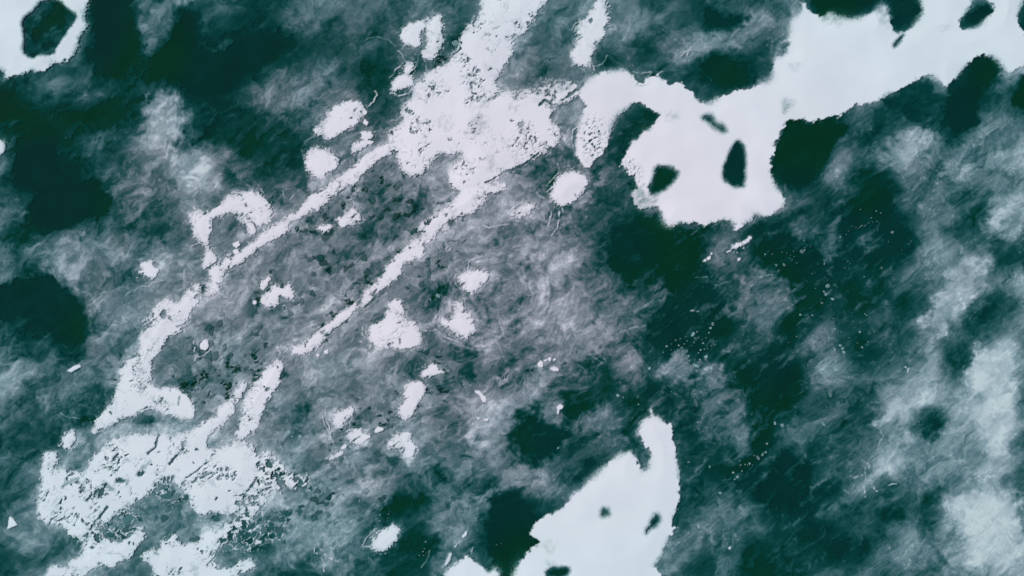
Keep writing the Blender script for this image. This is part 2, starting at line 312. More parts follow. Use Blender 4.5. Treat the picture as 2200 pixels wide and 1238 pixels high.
  [('T3','450,640 450,600 490,540 560,490 650,470 750,460 800,500 850,550 900,520 980,510 1060,560 1100,545 1150,580 1200,620 1230,670 1300,690 1350,660 1420,620 1540,600 1620,570 1722,540 1727,440 1737,390 1817,370 1837,300 1847,220 1847,150 1917,80 1940,10 1977,80 2067,120 2107,80 2167,110 2247,125 2347,110 2427,60 2477,30 2507,120 2532,210 2587,220 2647,190 2687,140 2737,70 2707,0 2697,-200 3077,-200 3067,20 3007,90 2977,150 2967,190 3047,195 3107,170 3147,110 3217,70 3207,30 3147,0 3147,-200 3430,-200 3430,-60 3357,100 3367,160 3407,230 3440,300 3440,430 3397,440 3307,490 3267,470 3247,420 3197,380 3127,355 3067,390 2997,460 2917,550 2877,580 2837,530 2787,500 2727,510 2637,560 2577,600 2477,640 2397,690 2297,690 2247,720 2167,770 2077,790 1987,820 1947,800 1897,785 1837,810 1787,870 1747,960 1722,1060 1712,1120 1737,1200 1767,1258 1827,1338 1787,1388 1737,1418 1687,1448 1637,1433 1607,1428 1597,1468 1540,1488 1500,1538 1470,1528 1480,1488 1440,1468 1400,1458 1340,1483 1270,1503 1200,1483 1130,1478 1080,1498 1040,1518 1000,1478 990,1388 940,1373 870,1393 840,1398 810,1338 790,1298 830,1258 820,1200 760,1130 710,1100 740,1060 770,990 800,950 900,860 970,800 980,770 960,750 900,710 850,690 820,685 770,720 700,770 660,830 650,900 640,960 600,1020 560,1060 510,1110 470,1100 440,1060 420,980 430,900 430,830 480,740 490,700 450,660')],
  [('T3','950,1100 1060,1110 1115,1155 1060,1230 1000,1280 930,1300 910,1270 940,1180',5),
   ('T3','1500,930 1540,960 1560,1050 1550,1230 1530,1250 1470,1245 1400,1200 1400,1130 1440,1030 1470,960',5),
   ('T3','1260,785 1300,765 1335,772 1350,812 1400,835 1430,868 1405,885 1370,872 1310,820',7),
   ('T4','980,300 1010,260 1060,225 1045,270 995,330',4),
   ('M3','900,0 990,-20 940,40 920,30',4)]),
 ('snow_patch','tapering white snow tongue hanging from the top edge above the wide field',None,1.6,6,0.22,
  [('T3','590,-200 670,-200 640,-40 615,60 640,140 600,180 610,240 570,280 540,330 520,400 530,450 480,440 430,440 390,390 390,340 430,310 410,250 430,190 440,150 480,140 520,90 560,30 580,-40')],[]),
 ('snow_patch','bright oval white patch below the gap left of the eyed snow field',None,2.2,6,0.03,
  [('T3','280,1230 310,1180 370,1150 440,1150 505,1190 490,1240 450,1290 400,1340 350,1370 290,1350 255,1300')],[]),
 ('snow_patch','swirled faint white patch with trailing lines left of the bright oval patch',None,3.0,9,0.35,
  [('M3','0,160 60,130 110,115 160,130 130,170 90,200 40,215 0,210 -30,180')],[]),
 ('snow_chip','white angular chip, left one of the pair near the green water under the snow head',None,0.8,0.3,0.0,[('M3','1267,502 1280,484 1294,490 1286,504')],[]),
 ('snow_chip','white four sided chip, right one of the pair near the green water',None,0.8,0.3,0.0,[('M3','1292,478 1318,462 1321,485 1300,496')],[]),
 ('snow_chip','tiny white chip just above the pair near the green water',None,0.8,0.3,0.0,[('M3','1318,440 1335,445 1330,458 1320,455')],[]),
 ('snow_patch','broken white strip slanting up under the snow head beside the green water',None,0.9,2.5,0.1,[('M3','1465,400 1495,375 1515,385 1580,330 1595,340 1590,355 1540,390 1500,410 1475,425')],[]),
 ('snow_chip','small white splinter at the lower end of the broken strip',None,0.8,0.5,0.0,[('M3','1425,437 1455,422 1450,434 1430,444')],[]),
 ('snow_chip','small white chip below the broken strip',None,0.8,0.5,0.0,[('M3','1500,478 1517,476 1516,492 1500,497')],[]),
 ('snow_patch','small white lump on grey ice in the centre, left of a pair of lumps',None,0.9,1.5,0.0,[('M3','165,1180 190,1158 210,1170 205,1205 180,1205')],[]),
 ('snow_patch','small white lump on grey ice in the centre, right of a pair of lumps',None,0.9,1.5,0.0,[('M3','245,1210 285,1195 315,1215 310,1232 270,1232')],[]),
 ('snow_chip','tiny white crumb above the centre pair, leftmost of three',None,0.8,0.5,0.0,[('M3','210,1157 235,1150 232,1164 214,1168')],[]),
 ('snow_chip','tiny white crumb above the centre pair, middle of three',None,0.8,0.5,0.0,[('M3','240,1142 262,1135 256,1165 244,1162')],[]),
 ('snow_chip','tiny white crumb above the centre pair, rightmost of three',None,0.8,0.5,0.0,[('M3','272,1150 295,1143 288,1160 274,1162')],[]),
 ('snow_chip','small white keyhole shaped chip on a pale wisp beside the green water',None,0.8,0.8,0.0,[('B3','297,112 320,92 342,105 335,125 315,130 312,160 297,162 302,130')],[]),
 ('snow_chip','jagged white splinter cluster on the pale wisp in the lower centre',None,0.9,2,0.0,[('B2','1455,0 1490,5 1510,30 1530,50 1530,80 1510,80 1490,40 1460,20')],[]),
 ('snow_chip','little white chip under the splinter cluster on the pale wisp, left one',None,0.8,0.5,0.0,[('B2','1468,180 1490,184 1482,198 1470,194')],[]),
 ('snow_chip','little white chip under the splinter cluster on the pale wisp, right one',None,0.8,1.5,0.0,[('B2','1515,190 1555,180 1545,210 1520,205')],[]),
 ('snow_ridge','thin white snow sliver slanting up from the bottom mound, upper piece',None,1.0,2.5,0.0,[('B2','1412,930 1405,960 1370,990 1335,1040 1310,1050 1360,995 1395,940')],[]),
 ('snow_ridge','thin white snow sliver slanting up from the bottom mound, lower piece',None,1.0,2.5,0.0,[('B2','1250,1165 1285,1085 1302,1080 1298,1110 1268,1168')],[]),
 ('snow_chip','square white chip beside the lower end of the middle ridge',None,0.9,0.8,0.0,[('M2','450,1092 480,1085 482,1110 455,1116')],[]),
 ('snow_chip','round white chip just left of the square chip by the middle ridge',None,0.9,0.6,0.0,[('M2','400,1122 415,1113 427,1122 420,1136 404,1135')],[]),
 ('snow_chip','diamond shaped white chip, upper of two right of the upper oval patch',None,0.8,0.5,0.0,[('T2','707,740 730,730 742,755 722,772')],[]),
 ('snow_chip','diamond shaped white chip, lower of two right of the upper oval patch',None,0.8,0.5,0.0,[('T2','722,790 750,815 738,838 712,820')],[]),
 ('snow_patch','rounded white lump below the diamond chips at the foot of the oval patch',None,1.0,3,0.1,[('T2','700,880 760,875 775,905 730,935 705,925')],[]),
 ('snow_patch','ragged white strip between the two patches and the left ridge top',None,1.3,5,0.15,[('T2','640,960 680,945 750,940 770,950 700,985 650,1010')],[]),
 ('snow_chip','bright white splinter near the right foot of the bottom snow mass',None,0.8,0.5,0.0,[('B3','1235,895 1243,900 1246,922 1238,915')],[]),
 ('snow_chip','tiny white chip low on the grey ice right of the bottom snow mass',None,0.8,0.5,0.0,[('B3','1438,1047 1455,1038 1452,1058 1440,1058')],[]),
]

# thin curling drift lines of snow: (tile, points, width, strength)
CURLS = [
 ('T2','890,520 920,475 960,450 985,400 975,365 940,340',2.0,.7),('T2','740,710 780,680 800,640 795,605',2.2,.9),
 ('T2','890,625 950,637 1010,620 1050,590',2.6,.9),('T2','1120,400 1135,440 1130,480',1.6,.6),('T2','710,270 800,245 880,265 920,310',2,.35),
 ('T2','890,800 930,800 980,760 990,720',2,.5),('T2','1300,330 1330,345 1350,300',2,.6),
 ('T2','1105,215 1140,190 1190,200 1200,250 1170,290 1130,270',2,.6),('T2','1095,330 1080,370 1070,440',2,.4),
 ('T2','330,1060 300,1000 330,940 420,880',3,.4),
 ('M2','1505,262 1550,278 1600,265 1680,255',2,.8),('M2','1335,580 1315,620 1335,660 1370,690',2,.7),('M2','1350,560 1335,600 1360,650',2,.6),
 ('M2','1410,560 1410,510 1440,488 1480,510',1.8,.8),('M2','1155,920 1200,880 1230,815',1.8,.7),
 ('M2','1115,965 1200,955 1250,1000 1300,1020 1370,1050',2.2,.7),('M2','1200,960 1240,1030 1330,1050 1420,1080 1560,1090',4,.3),
 ('M2','715,930 710,990 740,1020',2,.8),('M2','735,920 730,970 760,1010',2,.6),('M2','690,1030 720,1050 770,1060 760,1080',2,.8),
 ('M2','640,180 650,110 640,90',2,.7),('M2','180,30 190,70 220,90 250,60',1.6,.6),('M2','700,190 720,240 640,265',2,.5),
 ('M2','1390,750 1395,800 1400,830',2,.6),('M2','1700,150 1760,120 1830,130',2.4,.6),('M2','1640,200 1670,165 1720,190 1800,200',2,.7),
 ('M2','600,1238 610,1200 640,1180',1.8,.5),('M2','145,1060 150,1100 180,1110 215,1085 160,1055',1.8,.8),('M2','170,800 185,790 203,805 190,822 172,815',1.8,.9),
 ('M2','1265,420 1285,395 1290,430 1265,435',2,.6),('M2','1210,410 1225,430 1215,445',2,.5),('M2','1215,480 1230,455 1240,470',2,.5),
 ('M1','1280,400 1330,380 1365,390 1375,440 1355,490 1355,530',1.8,.8),('M1','945,665 990,670 1030,640 1080,630',1.8,.7),
 ('M1','1290,1030 1295,1120 1310,1135 1360,1130 1395,1090',2,.8),('M1','1230,560 1220,620 1230,700',3,.4),('M1','1300,1160 1305,1130',3,.7),
 ('M1','820,740 870,700 930,675',2,.3),('M1','1450,1238 1480,1160 1470,1130',2.4,.4),('M1','1640,670 1650,690 1630,740',1.6,.5),
 ('M1','1100,350 1050,380',2,.2),('M1','600,830 600,930 660,970 760,990 840,1000',5,.25),('M1','520,690 600,720 640,790 660,830',4,.25),
 ('B2','460,115 470,200 500,270 495,300 520,380 550,390',1.9,.8),('B2','440,180 460,230 490,290 510,270',1.7,.7),('B2','490,310 460,300 465,330 530,370',1.7,.5),
 ('B2','635,110 640,180 620,250',2,.6),('B2','600,200 590,270 640,300',2,.5),('B2','550,230 560,270 590,280',2,.4),
 ('B2','415,1090 392,1080 390,1030 410,1015 425,1050',1.8,.9),('B2','430,1050 480,1110 545,1142',2,.8),('B2','425,1110 455,1150 460,1220',1.8,.8),
 ('B2','470,1020 520,1060 540,1010 560,1040 610,1000',3,.5),('B2','710,1045 720,1000 790,930 810,920',2.0,.8),('B2','710,1045 760,1040 790,1070 830,1090',2.4,.7),
 ('B2','500,50 495,80',2,.5),('B2','660,40 700,60',1.6,.5),('B2','580,65 630,68',1.6,.3),('B2','1430,1090 1445,1040',2,.6),('B2','1190,1238 1220,1190 1260,1160',3,.5),
 ('B2','110,390 140,470 140,520',2.4,.6),('B2','1100,1180 1140,1120 1155,1070',2.4,.4),('B2','1470,800 1500,720 1560,660',3,.3),
 ('T3','440,830 405,870 400,940 405,1000',1.8,.9),('T3','380,850 350,900 345,950',1.7,.8),('T3','100,1075 190,1040 260,1020',1.8,.6),
 ('T3','300,1090 320,1140 270,1190 230,1238',1.9,.7),('T3','540,420 550,470 530,490',2,.8),('T3','510,420 560,440 600,430 630,370',2,.6),
 ('T3','780,130 780,190 760,240 740,270',1.8,.4),('T3','340,150 370,190',2.5,.35),('T3','640,180 680,160 690,200 640,200',2,.5),
 ('T3','800,480 860,490 930,480 900,520',2,.6),('T3','940,520 1000,480',2,.6),('T3','470,1060 500,1115 515,1095 500,1060',2,.8),
 ('T3','270,740 330,690 430,660',2.6,.5),('T3','1120,380 1160,340 1180,330 1160,380',2.5,.6),('T3','400,200 420,160 450,150',1.8,.6),
 ('M3','310,140 320,200 300,270 265,335',2.4,.8),('M3','265,140 250,230 240,270',2.4,.8),('M3','200,170 220,230 240,250',2,.6),('M3','330,140 345,190',2,.6),
 ('M3','1350,660 1450,635',3,.3),('M3','1220,605 1290,605 1330,600',2.4,.3),('M3','1190,830 1240,835',2.4,.6),
 ('M3','510,1110 560,1150 600,1180',1.4,.4),('M3','550,1090 600,1130 625,1165',1.4,.4),('M3','440,1190 490,1225',1.4,.4),('M3','540,1230 600,1170',1.4,.3),
 ('M3','720,970 790,945 880,930',3,.4),('M3','760,880 860,810 980,760',4,.3),('M3','150,10 170,60 210,80',2,.5),('M3','820,40 850,110 900,90',3,.5),
 ('B1','720,250 745,290 700,370',1.6,.7),('B1','400,155 460,185 530,190',1.6,.5),('B1','380,160 420,200',1.6,.3),('B1','470,400 520,350 580,340',2,.5),
 ('B1','1420,320 1450,280 1470,300',2,.6),('B1','1290,900 1310,860 1340,870',2,.5),('B1','1730,630 1600,760',3,.6),('B1','1790,700 1650,800',3,.5),
 ('B4','795,640 805,710',1.8,.9),('B4','855,650 880,675',2.2,.9),('B4','950,632 1005,625',1.8,.8),('B4','730,590 770,550 780,570 740,580',2,.8),
 ('B4','780,470 830,500 820,520',2,.6),('B4','900,270 915,300 890,380',2,.4),('B4','880,400 910,380',2,.6),('B4','660,660 700,690',2.4,.5),('B4','800,520 800,600',1.6,.5),
 ('M4','80,620 120,600 200,590 225,560',2.4,.4),('M4','1060,1200 1090,1210 1080,1238',3,.8),
]
# dark cracks: (tile, points, width, strength)
CRACKS = [
 ('T2','1525,1215 1600,1180 1680,1130 1760,1110 1820,1060 1857,1035',3.4,.9),('T3','-10,1150 60,1100 120,1060 180,1020',3,.8),
 ('T3','180,700 215,670 260,690',5,.85),('T3','330,665 380,640 430,600',6,.8),('T3','440,600 475,550',3,.6),('T3','270,720 340,700 430,665',2.4,.5),
 ('M2','720,805 780,760 850,700',3,.6),('M2','480,920 560,820 640,780',3.4,.6),('M2','370,990 440,930 490,900',3,.5),('M2','1100,300 1160,230',3,.4),
 ('M2','1310,205 1390,205',3,.7),('M2','90,780 145,795',1.6,.8),('M2','1680,245 1760,245 1830,280',4,.5),
 ('B1','650,860 680,820 715,780',4.5,.95),('B1','1130,492 1170,440 1222,388',3.6,.9),('B1','1250,585 1320,530 1395,468',3,.8),('B1','575,735 612,700',4.5,.9),
 ('B1','990,415 1035,380 1060,295',5,.7),('B1','405,760 415,720',2.4,.8),('B1','1620,700 1680,630 1710,580',3.5,.7),('B1','1750,870 1830,790',3,.5),
 ('B1','640,700 720,640 750,660',8,.5),('B1','420,640 520,590',7,.5),('B1','940,130 980,115',3,.8),('B1','870,190 900,160 950,130',2.4,.5),
 ('B1','1190,100 1200,40',3,.5),('B1','800,800 740,870',4,.5),('B1','920,560 1000,470',6,.45),('B1','770,610 860,600',5,.4),
 ('M3','720,890 790,860 860,830 950,770 1060,700 1150,650 1230,610',2.4,.55),('M3','540,940 620,930',2,.2),
 ('B2','840,650 880,590 910,540 940,480',3.4,.5),('B2','380,545 440,480 520,470 600,430 740,385',5,.5),('B2','420,500 450,470 470,480',9,.6),
 ('B2','485,885 550,850',3,.6),('B2','630,580 700,530',2,.4),('B2','1080,190 1170,150 1250,120 1380,70',5,.35),
 ('M1','640,920 680,925 715,935',3,.7),('M1','740,905 800,915',2,.5),('M1','940,990 985,935',2,.7),('M1','545,600 580,650 620,720',4,.3),
 ('B4','1480,210 1530,210 1565,240',2.4,.3),('B4','830,1040 890,1050',2.5,.5),('B4','920,640 1000,640 1090,650',3,.35),('M4','960,1150 1020,1080',3.6,.4),
 ('M4','1240,1052 1262,1048',2.2,.8),('B4','1030,250 1080,230',5,.4),('B4','1005,290 1040,270',6,.35),('B4','1030,380 1070,370',5,.4),('M1','745,350 755,352',2,.9),
 ('T2','1580,200 1620,180',4,.4),('T2','1530,235 1560,240',5,.5),('T2','1600,245 1602,247',2,.9),('T2','1350,957 1352,959',2,.9),('T2','1060,380 1100,320',4,.6),
 ('M2','740,640 700,700',3,.3),
]
# zones broken into flat angular plates (px outlines)
PLATE_ZONES = [
 [(430,640),(560,560),(700,430),(860,400),(960,410),(900,500),(760,640),(640,740),(500,840),(380,900),(380,760)],
 [(560,990),(700,980),(820,980),(880,1020),(820,1110),(650,1150),(440,1170),(360,1238),(300,1100),(500,1050)],
 [(880,500),(960,480),(960,560),(860,640),(820,620)],
]

# lattices of dark shards: ((tile, outline), share of dark cells)
LATTICE = [
 (('B1','690,960 760,880 830,800 940,750 965,860 900,930 850,1000 760,1010'),.75,.8),
 (('B1','1050,600 1130,560 1150,640 1240,690 1230,740 1100,770 1020,720'),.7,.8),
 (('B1','650,690 720,600 760,640 700,720'),.7,.8),
 (('B1','900,470 1000,460 1010,540 930,560'),.6,.8),
 (('B1','760,600 860,570 840,630'),.5,.8),
 (('B1','420,640 560,560 590,590 470,660'),.5,.8),
 (('B1','1450,980 1600,800 1720,720 1800,900 1900,960 1860,1010 1650,1080 1480,1080'),.55,.8),
 (('B1','1740,420 1857,500 1960,600 1857,700 1780,640 1700,700'),.4,.8),
 (('B2','0,480 120,520 250,540 370,590 400,680 200,640 0,640'),.5,.8),
 (('B2','400,640 560,640 540,720 420,720'),.6,.4),
 (('B2','150,790 350,780 300,900 160,890 50,960 0,930'),.6,.12),
 (('B2','0,900 120,900 220,960 210,1040 0,1040'),.5,.12),
 (('B1','620,960 690,950 700,1040 620,1050'),.5,.8),
 (('T2','1440,1050 1500,1020 1520,1120 1420,1140'),.35,.2),
 (('M2','1100,230 1300,190 1400,200 1300,280 1160,330 1090,320'),.35,.4),
 (('M2','1080,1060 1210,1020 1230,1140 1080,1150'),.5,.12),
 (('M2','600,620 700,580 720,700 640,720'),.4,.05),
 (('T2','810,830 960,780 920,900 820,900'),.4,.3),
]

# belts of small dark shards beside the ridges (lake coordinates)
BELTS = [
 [(900,430),(985,430),(960,470),(870,570),(800,660),(750,700),(690,745),(640,765),(620,745),(700,670),(760,610),(840,540)],
 [(1030,480),(1000,530),(960,580),(890,630),(860,680),(800,720),(790,700),(850,640),(900,580),(960,510)],
 [(830,335),(930,350),(900,400),(820,400),(720,460),(640,520),(620,500),(700,440)],
 [(600,700),(640,760),(560,820),(500,860),(480,830),(540,760)],
 [(230,790),(290,720),(310,760),(260,830),(240,860)],
 [(900,740),(980,760),(960,830),(900,800)],
 [(860,270),(900,230),(960,150),(1010,60),(980,60),(900,170),(850,230)],
 [(360,790),(500,760),(560,800),(500,880),(440,900),(380,850)],
 [(780,860),(1000,800),(1150,780),(1300,740),(1300,770),(1160,800),(1000,840),(900,890),(700,990),(660,990)],
]

# thin greyish places in the snow: (tile, outline, depth)
THIN = [
 ('T2','1440,780 1510,760 1540,850 1480,920 1430,880',.4),('T2','1500,670 1560,650 1570,710 1510,710',.6),
 ('T2','1590,480 1700,560 1900,600 1750,640 1580,620',.35),('T3','0,560 200,530 420,560 300,630 100,610',.35),
 ('T4','320,430 370,410 380,450 330,465',.3),('T4','240,680 310,680 310,740 260,755',.35),
 ('T3','1010,755 1120,770 1100,800 1030,800',.2),('T4','850,60 930,20 1000,100 985,210 930,150',.4),
 ('B3','230,1130 285,1160 290,1195 240,1190',.25),
 ('T1','0,450 40,450 40,520 0,520',.5),('M3','800,60 850,0 900,60 980,90 860,150',.45),
 ('T4','520,100 640,110 640,160 520,160',.25),('T4','1300,175 1340,175 1340,200 1300,200',.3),
 ('B1','1050,180 1290,190 1250,280 1050,280',.4),('B1','820,300 860,300 850,360 810,350',.3),
 ('T2','1540,1040 1600,1040 1580,1150 1530,1130',.35),('B3','150,1020 280,1000 270,1100 200,1060',.12),
]
# ---------------------------------------------------------------- noise
f32 = np.float32
_rng = np.random.RandomState(7)
_P = _rng.permutation(256).astype(np.int32)
_P = np.concatenate([_P, _P, _P])
_GA = _rng.rand(256) * 2 * np.pi
_GX, _GY = np.cos(_GA).astype(f32), np.sin(_GA).astype(f32)
_RV = _rng.rand(256).astype(f32)

def _h(ix, iy, seed):
    return _P[_P[(ix + seed * 17) & 255] + ((iy + seed * 31) & 255)]

def pn(x, y, seed=0):
    fx, fy = np.floor(x), np.floor(y)
    ix, iy = fx.astype(np.int32), fy.astype(np.int32)
    dx, dy = (x - fx).astype(f32), (y - fy).astype(f32)
    u = dx * dx * dx * (dx * (dx * 6 - 15) + 10)
    v = dy * dy * dy * (dy * (dy * 6 - 15) + 10)
    def g(a, b):
        h = _h(ix + a, iy + b, seed)
        return _GX[h] * (dx - a) + _GY[h] * (dy - b)
    n0 = g(0, 0); n0 += (g(1, 0) - n0) * u
    n1 = g(0, 1); n1 += (g(1, 1) - n1) * u
    return (n0 + (n1 - n0) * v) * 1.5

def fbm(x, y, octs=4, seed=0, gain=0.5, lac=2.03):
    a, s, tot = 1.0, np.zeros(x.shape, f32), 0.0
    for k in range(octs):
        s += a * pn(x * lac ** k + 13.7 * k, y * lac ** k - 7.3 * k, seed + k)
        tot += a; a *= gain
    return s / tot * 1.4

def ridged(x, y, octs=3, seed=0, gain=0.55):
    a, s, tot = 1.0, np.zeros(x.shape, f32), 0.0
    for k in range(octs):
        s += a * (1 - np.abs(pn(x * 2.1 ** k, y * 2.1 ** k, seed + k)) * 2.2)
        tot += a; a *= gain
    return s / tot

def voro(x, y, seed=0):
    fx, fy = np.floor(x), np.floor(y)
    ix, iy = fx.astype(np.int32), fy.astype(np.int32)
    f1 = np.full(x.shape, 9, f32); f2 = f1.copy(); idv = np.zeros(x.shape, f32); key = np.zeros(x.shape, np.int64)
    for a in (-1, 0, 1):
        for b in (-1, 0, 1):
            h = _h(ix + a, iy + b, seed); h2 = _P[h + 91]
            px = (fx + a + _RV[h]).astype(f32); py = (fy + b + _RV[h2]).astype(f32)
            d = np.hypot(px - x, py - y)
            c = d < f1
            f2 = np.where(c, f1, np.minimum(f2, d))
            f1 = np.where(c, d, f1)
            idv = np.where(c, _RV[_P[h2 + 5]], idv)
            key = np.where(c, (ix + a + 4096).astype(np.int64) * 16384 + (iy + b + 4096), key)
    return f1, f2, idv, key

def sst(a, b, x):
    t = np.clip((x - a) / (b - a), 0, 1)
    return t * t * (3 - 2 * t)

def chaikin(p, n=1):
    for _ in range(n):
        q = []
        for i in range(len(p)):
            a, b = p[i], p[(i + 1) % len(p)]
            q.append((a[0] * .78 + b[0] * .22, a[1] * .78 + b[1] * .22))
            q.append((a[0] * .22 + b[0] * .78, a[1] * .22 + b[1] * .78))
        p = q
    return p

def psdf(poly, X, Y):
    """signed distance, positive inside"""
    d = np.full(X.shape, 1e9, f32); ins = np.zeros(X.shape, bool)
    n = len(poly)
    for i in range(n):
        ax, ay = poly[i]; bx, by = poly[(i + 1) % n]
        ex, ey = bx - ax, by - ay
        L = ex * ex + ey * ey + 1e-9
        wx, wy = X - ax, Y - ay
        t = np.clip((wx * ex + wy * ey) / L, 0, 1)
        qx, qy = wx - t * ex, wy - t * ey
        np.minimum(d, qx * qx + qy * qy, out=d)
        if ay != by:
            c = (ay > Y) != (by > Y)
            ins ^= c & (X < (bx - ax) * (Y - ay) / (by - ay) + ax)
    d = np.sqrt(d)
    return np.where(ins, d, -d)

def sdf_on(poly, U, V, xs, ys, pad, outv=-1e3):
    """yields (slice, sdf) for the part of the sheet near the outline;
    big outlines go through a coarser lattice"""
    px = [p[0] for p in poly]; py = [p[1] for p in poly]
    i0, i1 = np.searchsorted(xs, [min(px) - pad, max(px) + pad])
    j0, j1 = np.searchsorted(ys, [min(py) - pad, max(py) + pad])
    if i1 <= i0 or j1 <= j0:
        return None, None
    sl = (slice(j0, j1), slice(i0, i1))
    return sl, psdf(poly, U[sl], V[sl])

def line_d(pts, X, Y):
    d = np.full(X.shape, 1e9, f32)
    for (ax, ay), (bx, by) in zip(pts[:-1], pts[1:]):
        ex, ey = bx - ax, by - ay
        L = ex * ex + ey * ey + 1e-9
        wx, wy = X - ax, Y - ay
        t = np.clip((wx * ex + wy * ey) / L, 0, 1)
        np.minimum(d, (wx - t * ex) ** 2 + (wy - t * ey) ** 2, out=d)
    return np.sqrt(d)

def bicubic(G, gx, gy):
    H, W = G.shape
    def w(t):
        return [(-.5 * t + t * t - .5 * t ** 3), (1 - 2.5 * t * t + 1.5 * t ** 3), (.5 * t + 2 * t * t - 1.5 * t ** 3), (-.5 * t * t + .5 * t ** 3)]
    gx = np.clip(gx, 0, W - 1.001); gy = np.clip(gy, 0, H - 1.001)
    ix, iy = gx.astype(int), gy.astype(int)
    wx, wy = w(gx - ix), w(gy - iy)
    s = 0
    for b in range(4):
        r = 0
        yy = np.clip(iy + b - 1, 0, H - 1)
        for a in range(4):
            r = r + wx[a] * G[yy, np.clip(ix + a - 1, 0, W - 1)]
        s = s + wy[b] * r
    return s

def compute(xs, ys):
    """xs, ys: 1-D lake coordinates. Returns dict of fields on the sheet."""
    U, V = np.meshgrid(xs.astype(f32), ys.astype(f32))
    G = np.array([[int(c) for c in r.replace(' ', '')] for r in TONE.strip().split('\n')], f32)
    assert G.shape == (26, 45), G.shape
    # two sets of axes: plain and along the drift direction (up right)
    ca, sa = math.cos(math.radians(38)), math.sin(math.radians(38))
    A = (U * ca - V * sa); B = (U * sa + V * ca)     # A along the streaks
    w1x, w1y = fbm(U / 120, V / 120, 3, 1), fbm(U / 120, V / 120, 3, 5)
    w2x, w2y = fbm(U / 28, V / 28, 3, 9), fbm(U / 28, V / 28, 3, 13)
    Uw = U + 16 * w1x + 9 * w2x; Vw = V + 16 * w1y + 9 * w2y
    T = bicubic(G, Uw / 50, Vw / 50)
    # open lake beyond the surveyed rectangle
    far = 3.6 + 3.4 * fbm(U / 260, V / 260, 5, 60)
    dd = np.maximum(np.maximum(-U, U - 2200), np.maximum(-V, V - 1238))
    T = T + (far - T) * sst(30, 180, dd)
    def brush(lst, T, wa):
        for t, s, soft, tone in lst:
            p = chaikin(Z(t, s), 1)
            sl, d = sdf_on(p, U, V, xs, ys, 60)
            if sl is None: continue
            d = d + wa * (0.9 * w2x[sl] + .7 * w2y[sl]) * (soft + 5) + (soft * .35 + 1.5) * g1[sl] + (4 + soft * .75) * g2[sl]
            m = sst(-soft, soft * .8, d)
            T[sl] += (tone - T[sl]) * m * .96
        return T
    g1 = fbm(U / 9, V / 9, 3, 21)
    g2 = fbm(U / 34 + .6 * w1x, V / 34 + .6 * w1y, 4, 23, .6)
    T = T - .75 * sst(.5, 2.4, T) * sst(7.5, 4.5, T) * (1 - .95 * sst(1.05, .5, np.hypot((U - 640) / 1000, (V - 760) / 560)))
    T = T - .6 * sst(420, 150, np.hypot((U - 1540) / .95, (V - 720) / 1.0)) * sst(1200, 1330, U + .3 * V - 150) - .35 * sst(330, 120, np.hypot(U - 1800, V - 560)) - .4 * sst(260, 100, np.hypot(U - 1700, V - 1020))
    T = brush(LIGHT, T, .9)
    T = brush(DARK, T, .75)
    # wispy structure of the frost
    w3x = fbm(U / 60 + 1.3 * w1x, V / 60 + 1.3 * w1y, 4, 25, .55); w3y = fbm(U / 60 + 1.3 * w1x, V / 60 - 1.3 * w1y, 4, 33, .55)
    q1 = fbm(A / 120 + .55 * w3x, B / 38 + .55 * w3y, 6, 30, .50)
    q2 = fbm(U / 46 + .8 * w3x, V / 46 + .8 * w3y, 6, 40, .50)
    q3 = ridged(A / 90 + .7 * w3x, B / 26 + .7 * w3y, 5, 50, .52)
    fine = fbm(U / 5.0, V / 5.0, 3, 70, .7)
    fine2 = fbm(A / 16 + w3x, B / 5.5 + w3y, 3, 74, .6)
    T = np.maximum(T, 0)
    veil = fbm(A / 70 + .7 * w3x, B / 16 + .7 * w3y, 5, 155, .6)
    T = T + (.9 * sst(-.05, .6, veil) * sst(.1, .5, T) + 1.1 * sst(.0, .6, veil + .5 * q2) * sst(520, 250, np.hypot(U - 1640, V - 760))) * sst(2.5, .6, T)
    amp = np.clip(T / 3.0, .13, 1) * (1 - .5 * sst(6.4, 8.4, T))
    T = T + amp * (2.3 * q1 + 1.5 * q2 + 1.0 * (q3 - .44) + .13 * fine + (.16 + .30 * sst(-.2, .5, q2)) * fine2)
    # scattered grains of white ice in the frost, mostly towards the south-east
    gg = sst(0, .45, fbm(U / 70, V / 70, 3, 141)) * (.35 + .65 * sst(1100, 1500, U))
    c1, c2, cid, _ = voro((U + 3 * w2x) / 7, (V + 3 * w2y) / 7, 21)
    T += 1.5 * amp * gg * (cid > .80) * sst(.42, .22, c1) + .8 * amp * gg * sst(.25, .7, fine)
    c1, c2, cid, _ = voro((U + 5 * w2x) / 19, (V + 5 * w2y) / 19, 22)
    T += 1.0 * amp * gg * (cid > .82) * sst(.45, .30, c1 + .15 * g1)
    # small dark pits and bright crumbs in the frost
    pits = fbm(A / 13 + w3x, B / 9 + w3y, 3, 57, .6)
    T -= amp * 1.5 * sst(.42, .75, pits) * sst(-.1, .4, q2 + .5 * q1)
    T += amp * 1.2 * sst(.5, .8, -pits)
    east = sst(1250, 1650, U)
    fe = ridged(A / 46 + .5 * w3x + .6 * w1x, B / 9 + .6 * w3y + .8 * w1y, 4, 210, .6)
    T += amp * east * (1.1 * (fe - .42) + .55 * sst(.35, .8, fbm(U / 3.6, V / 3.6, 2, 214, .8)) * sst(-.2, .3, q1))
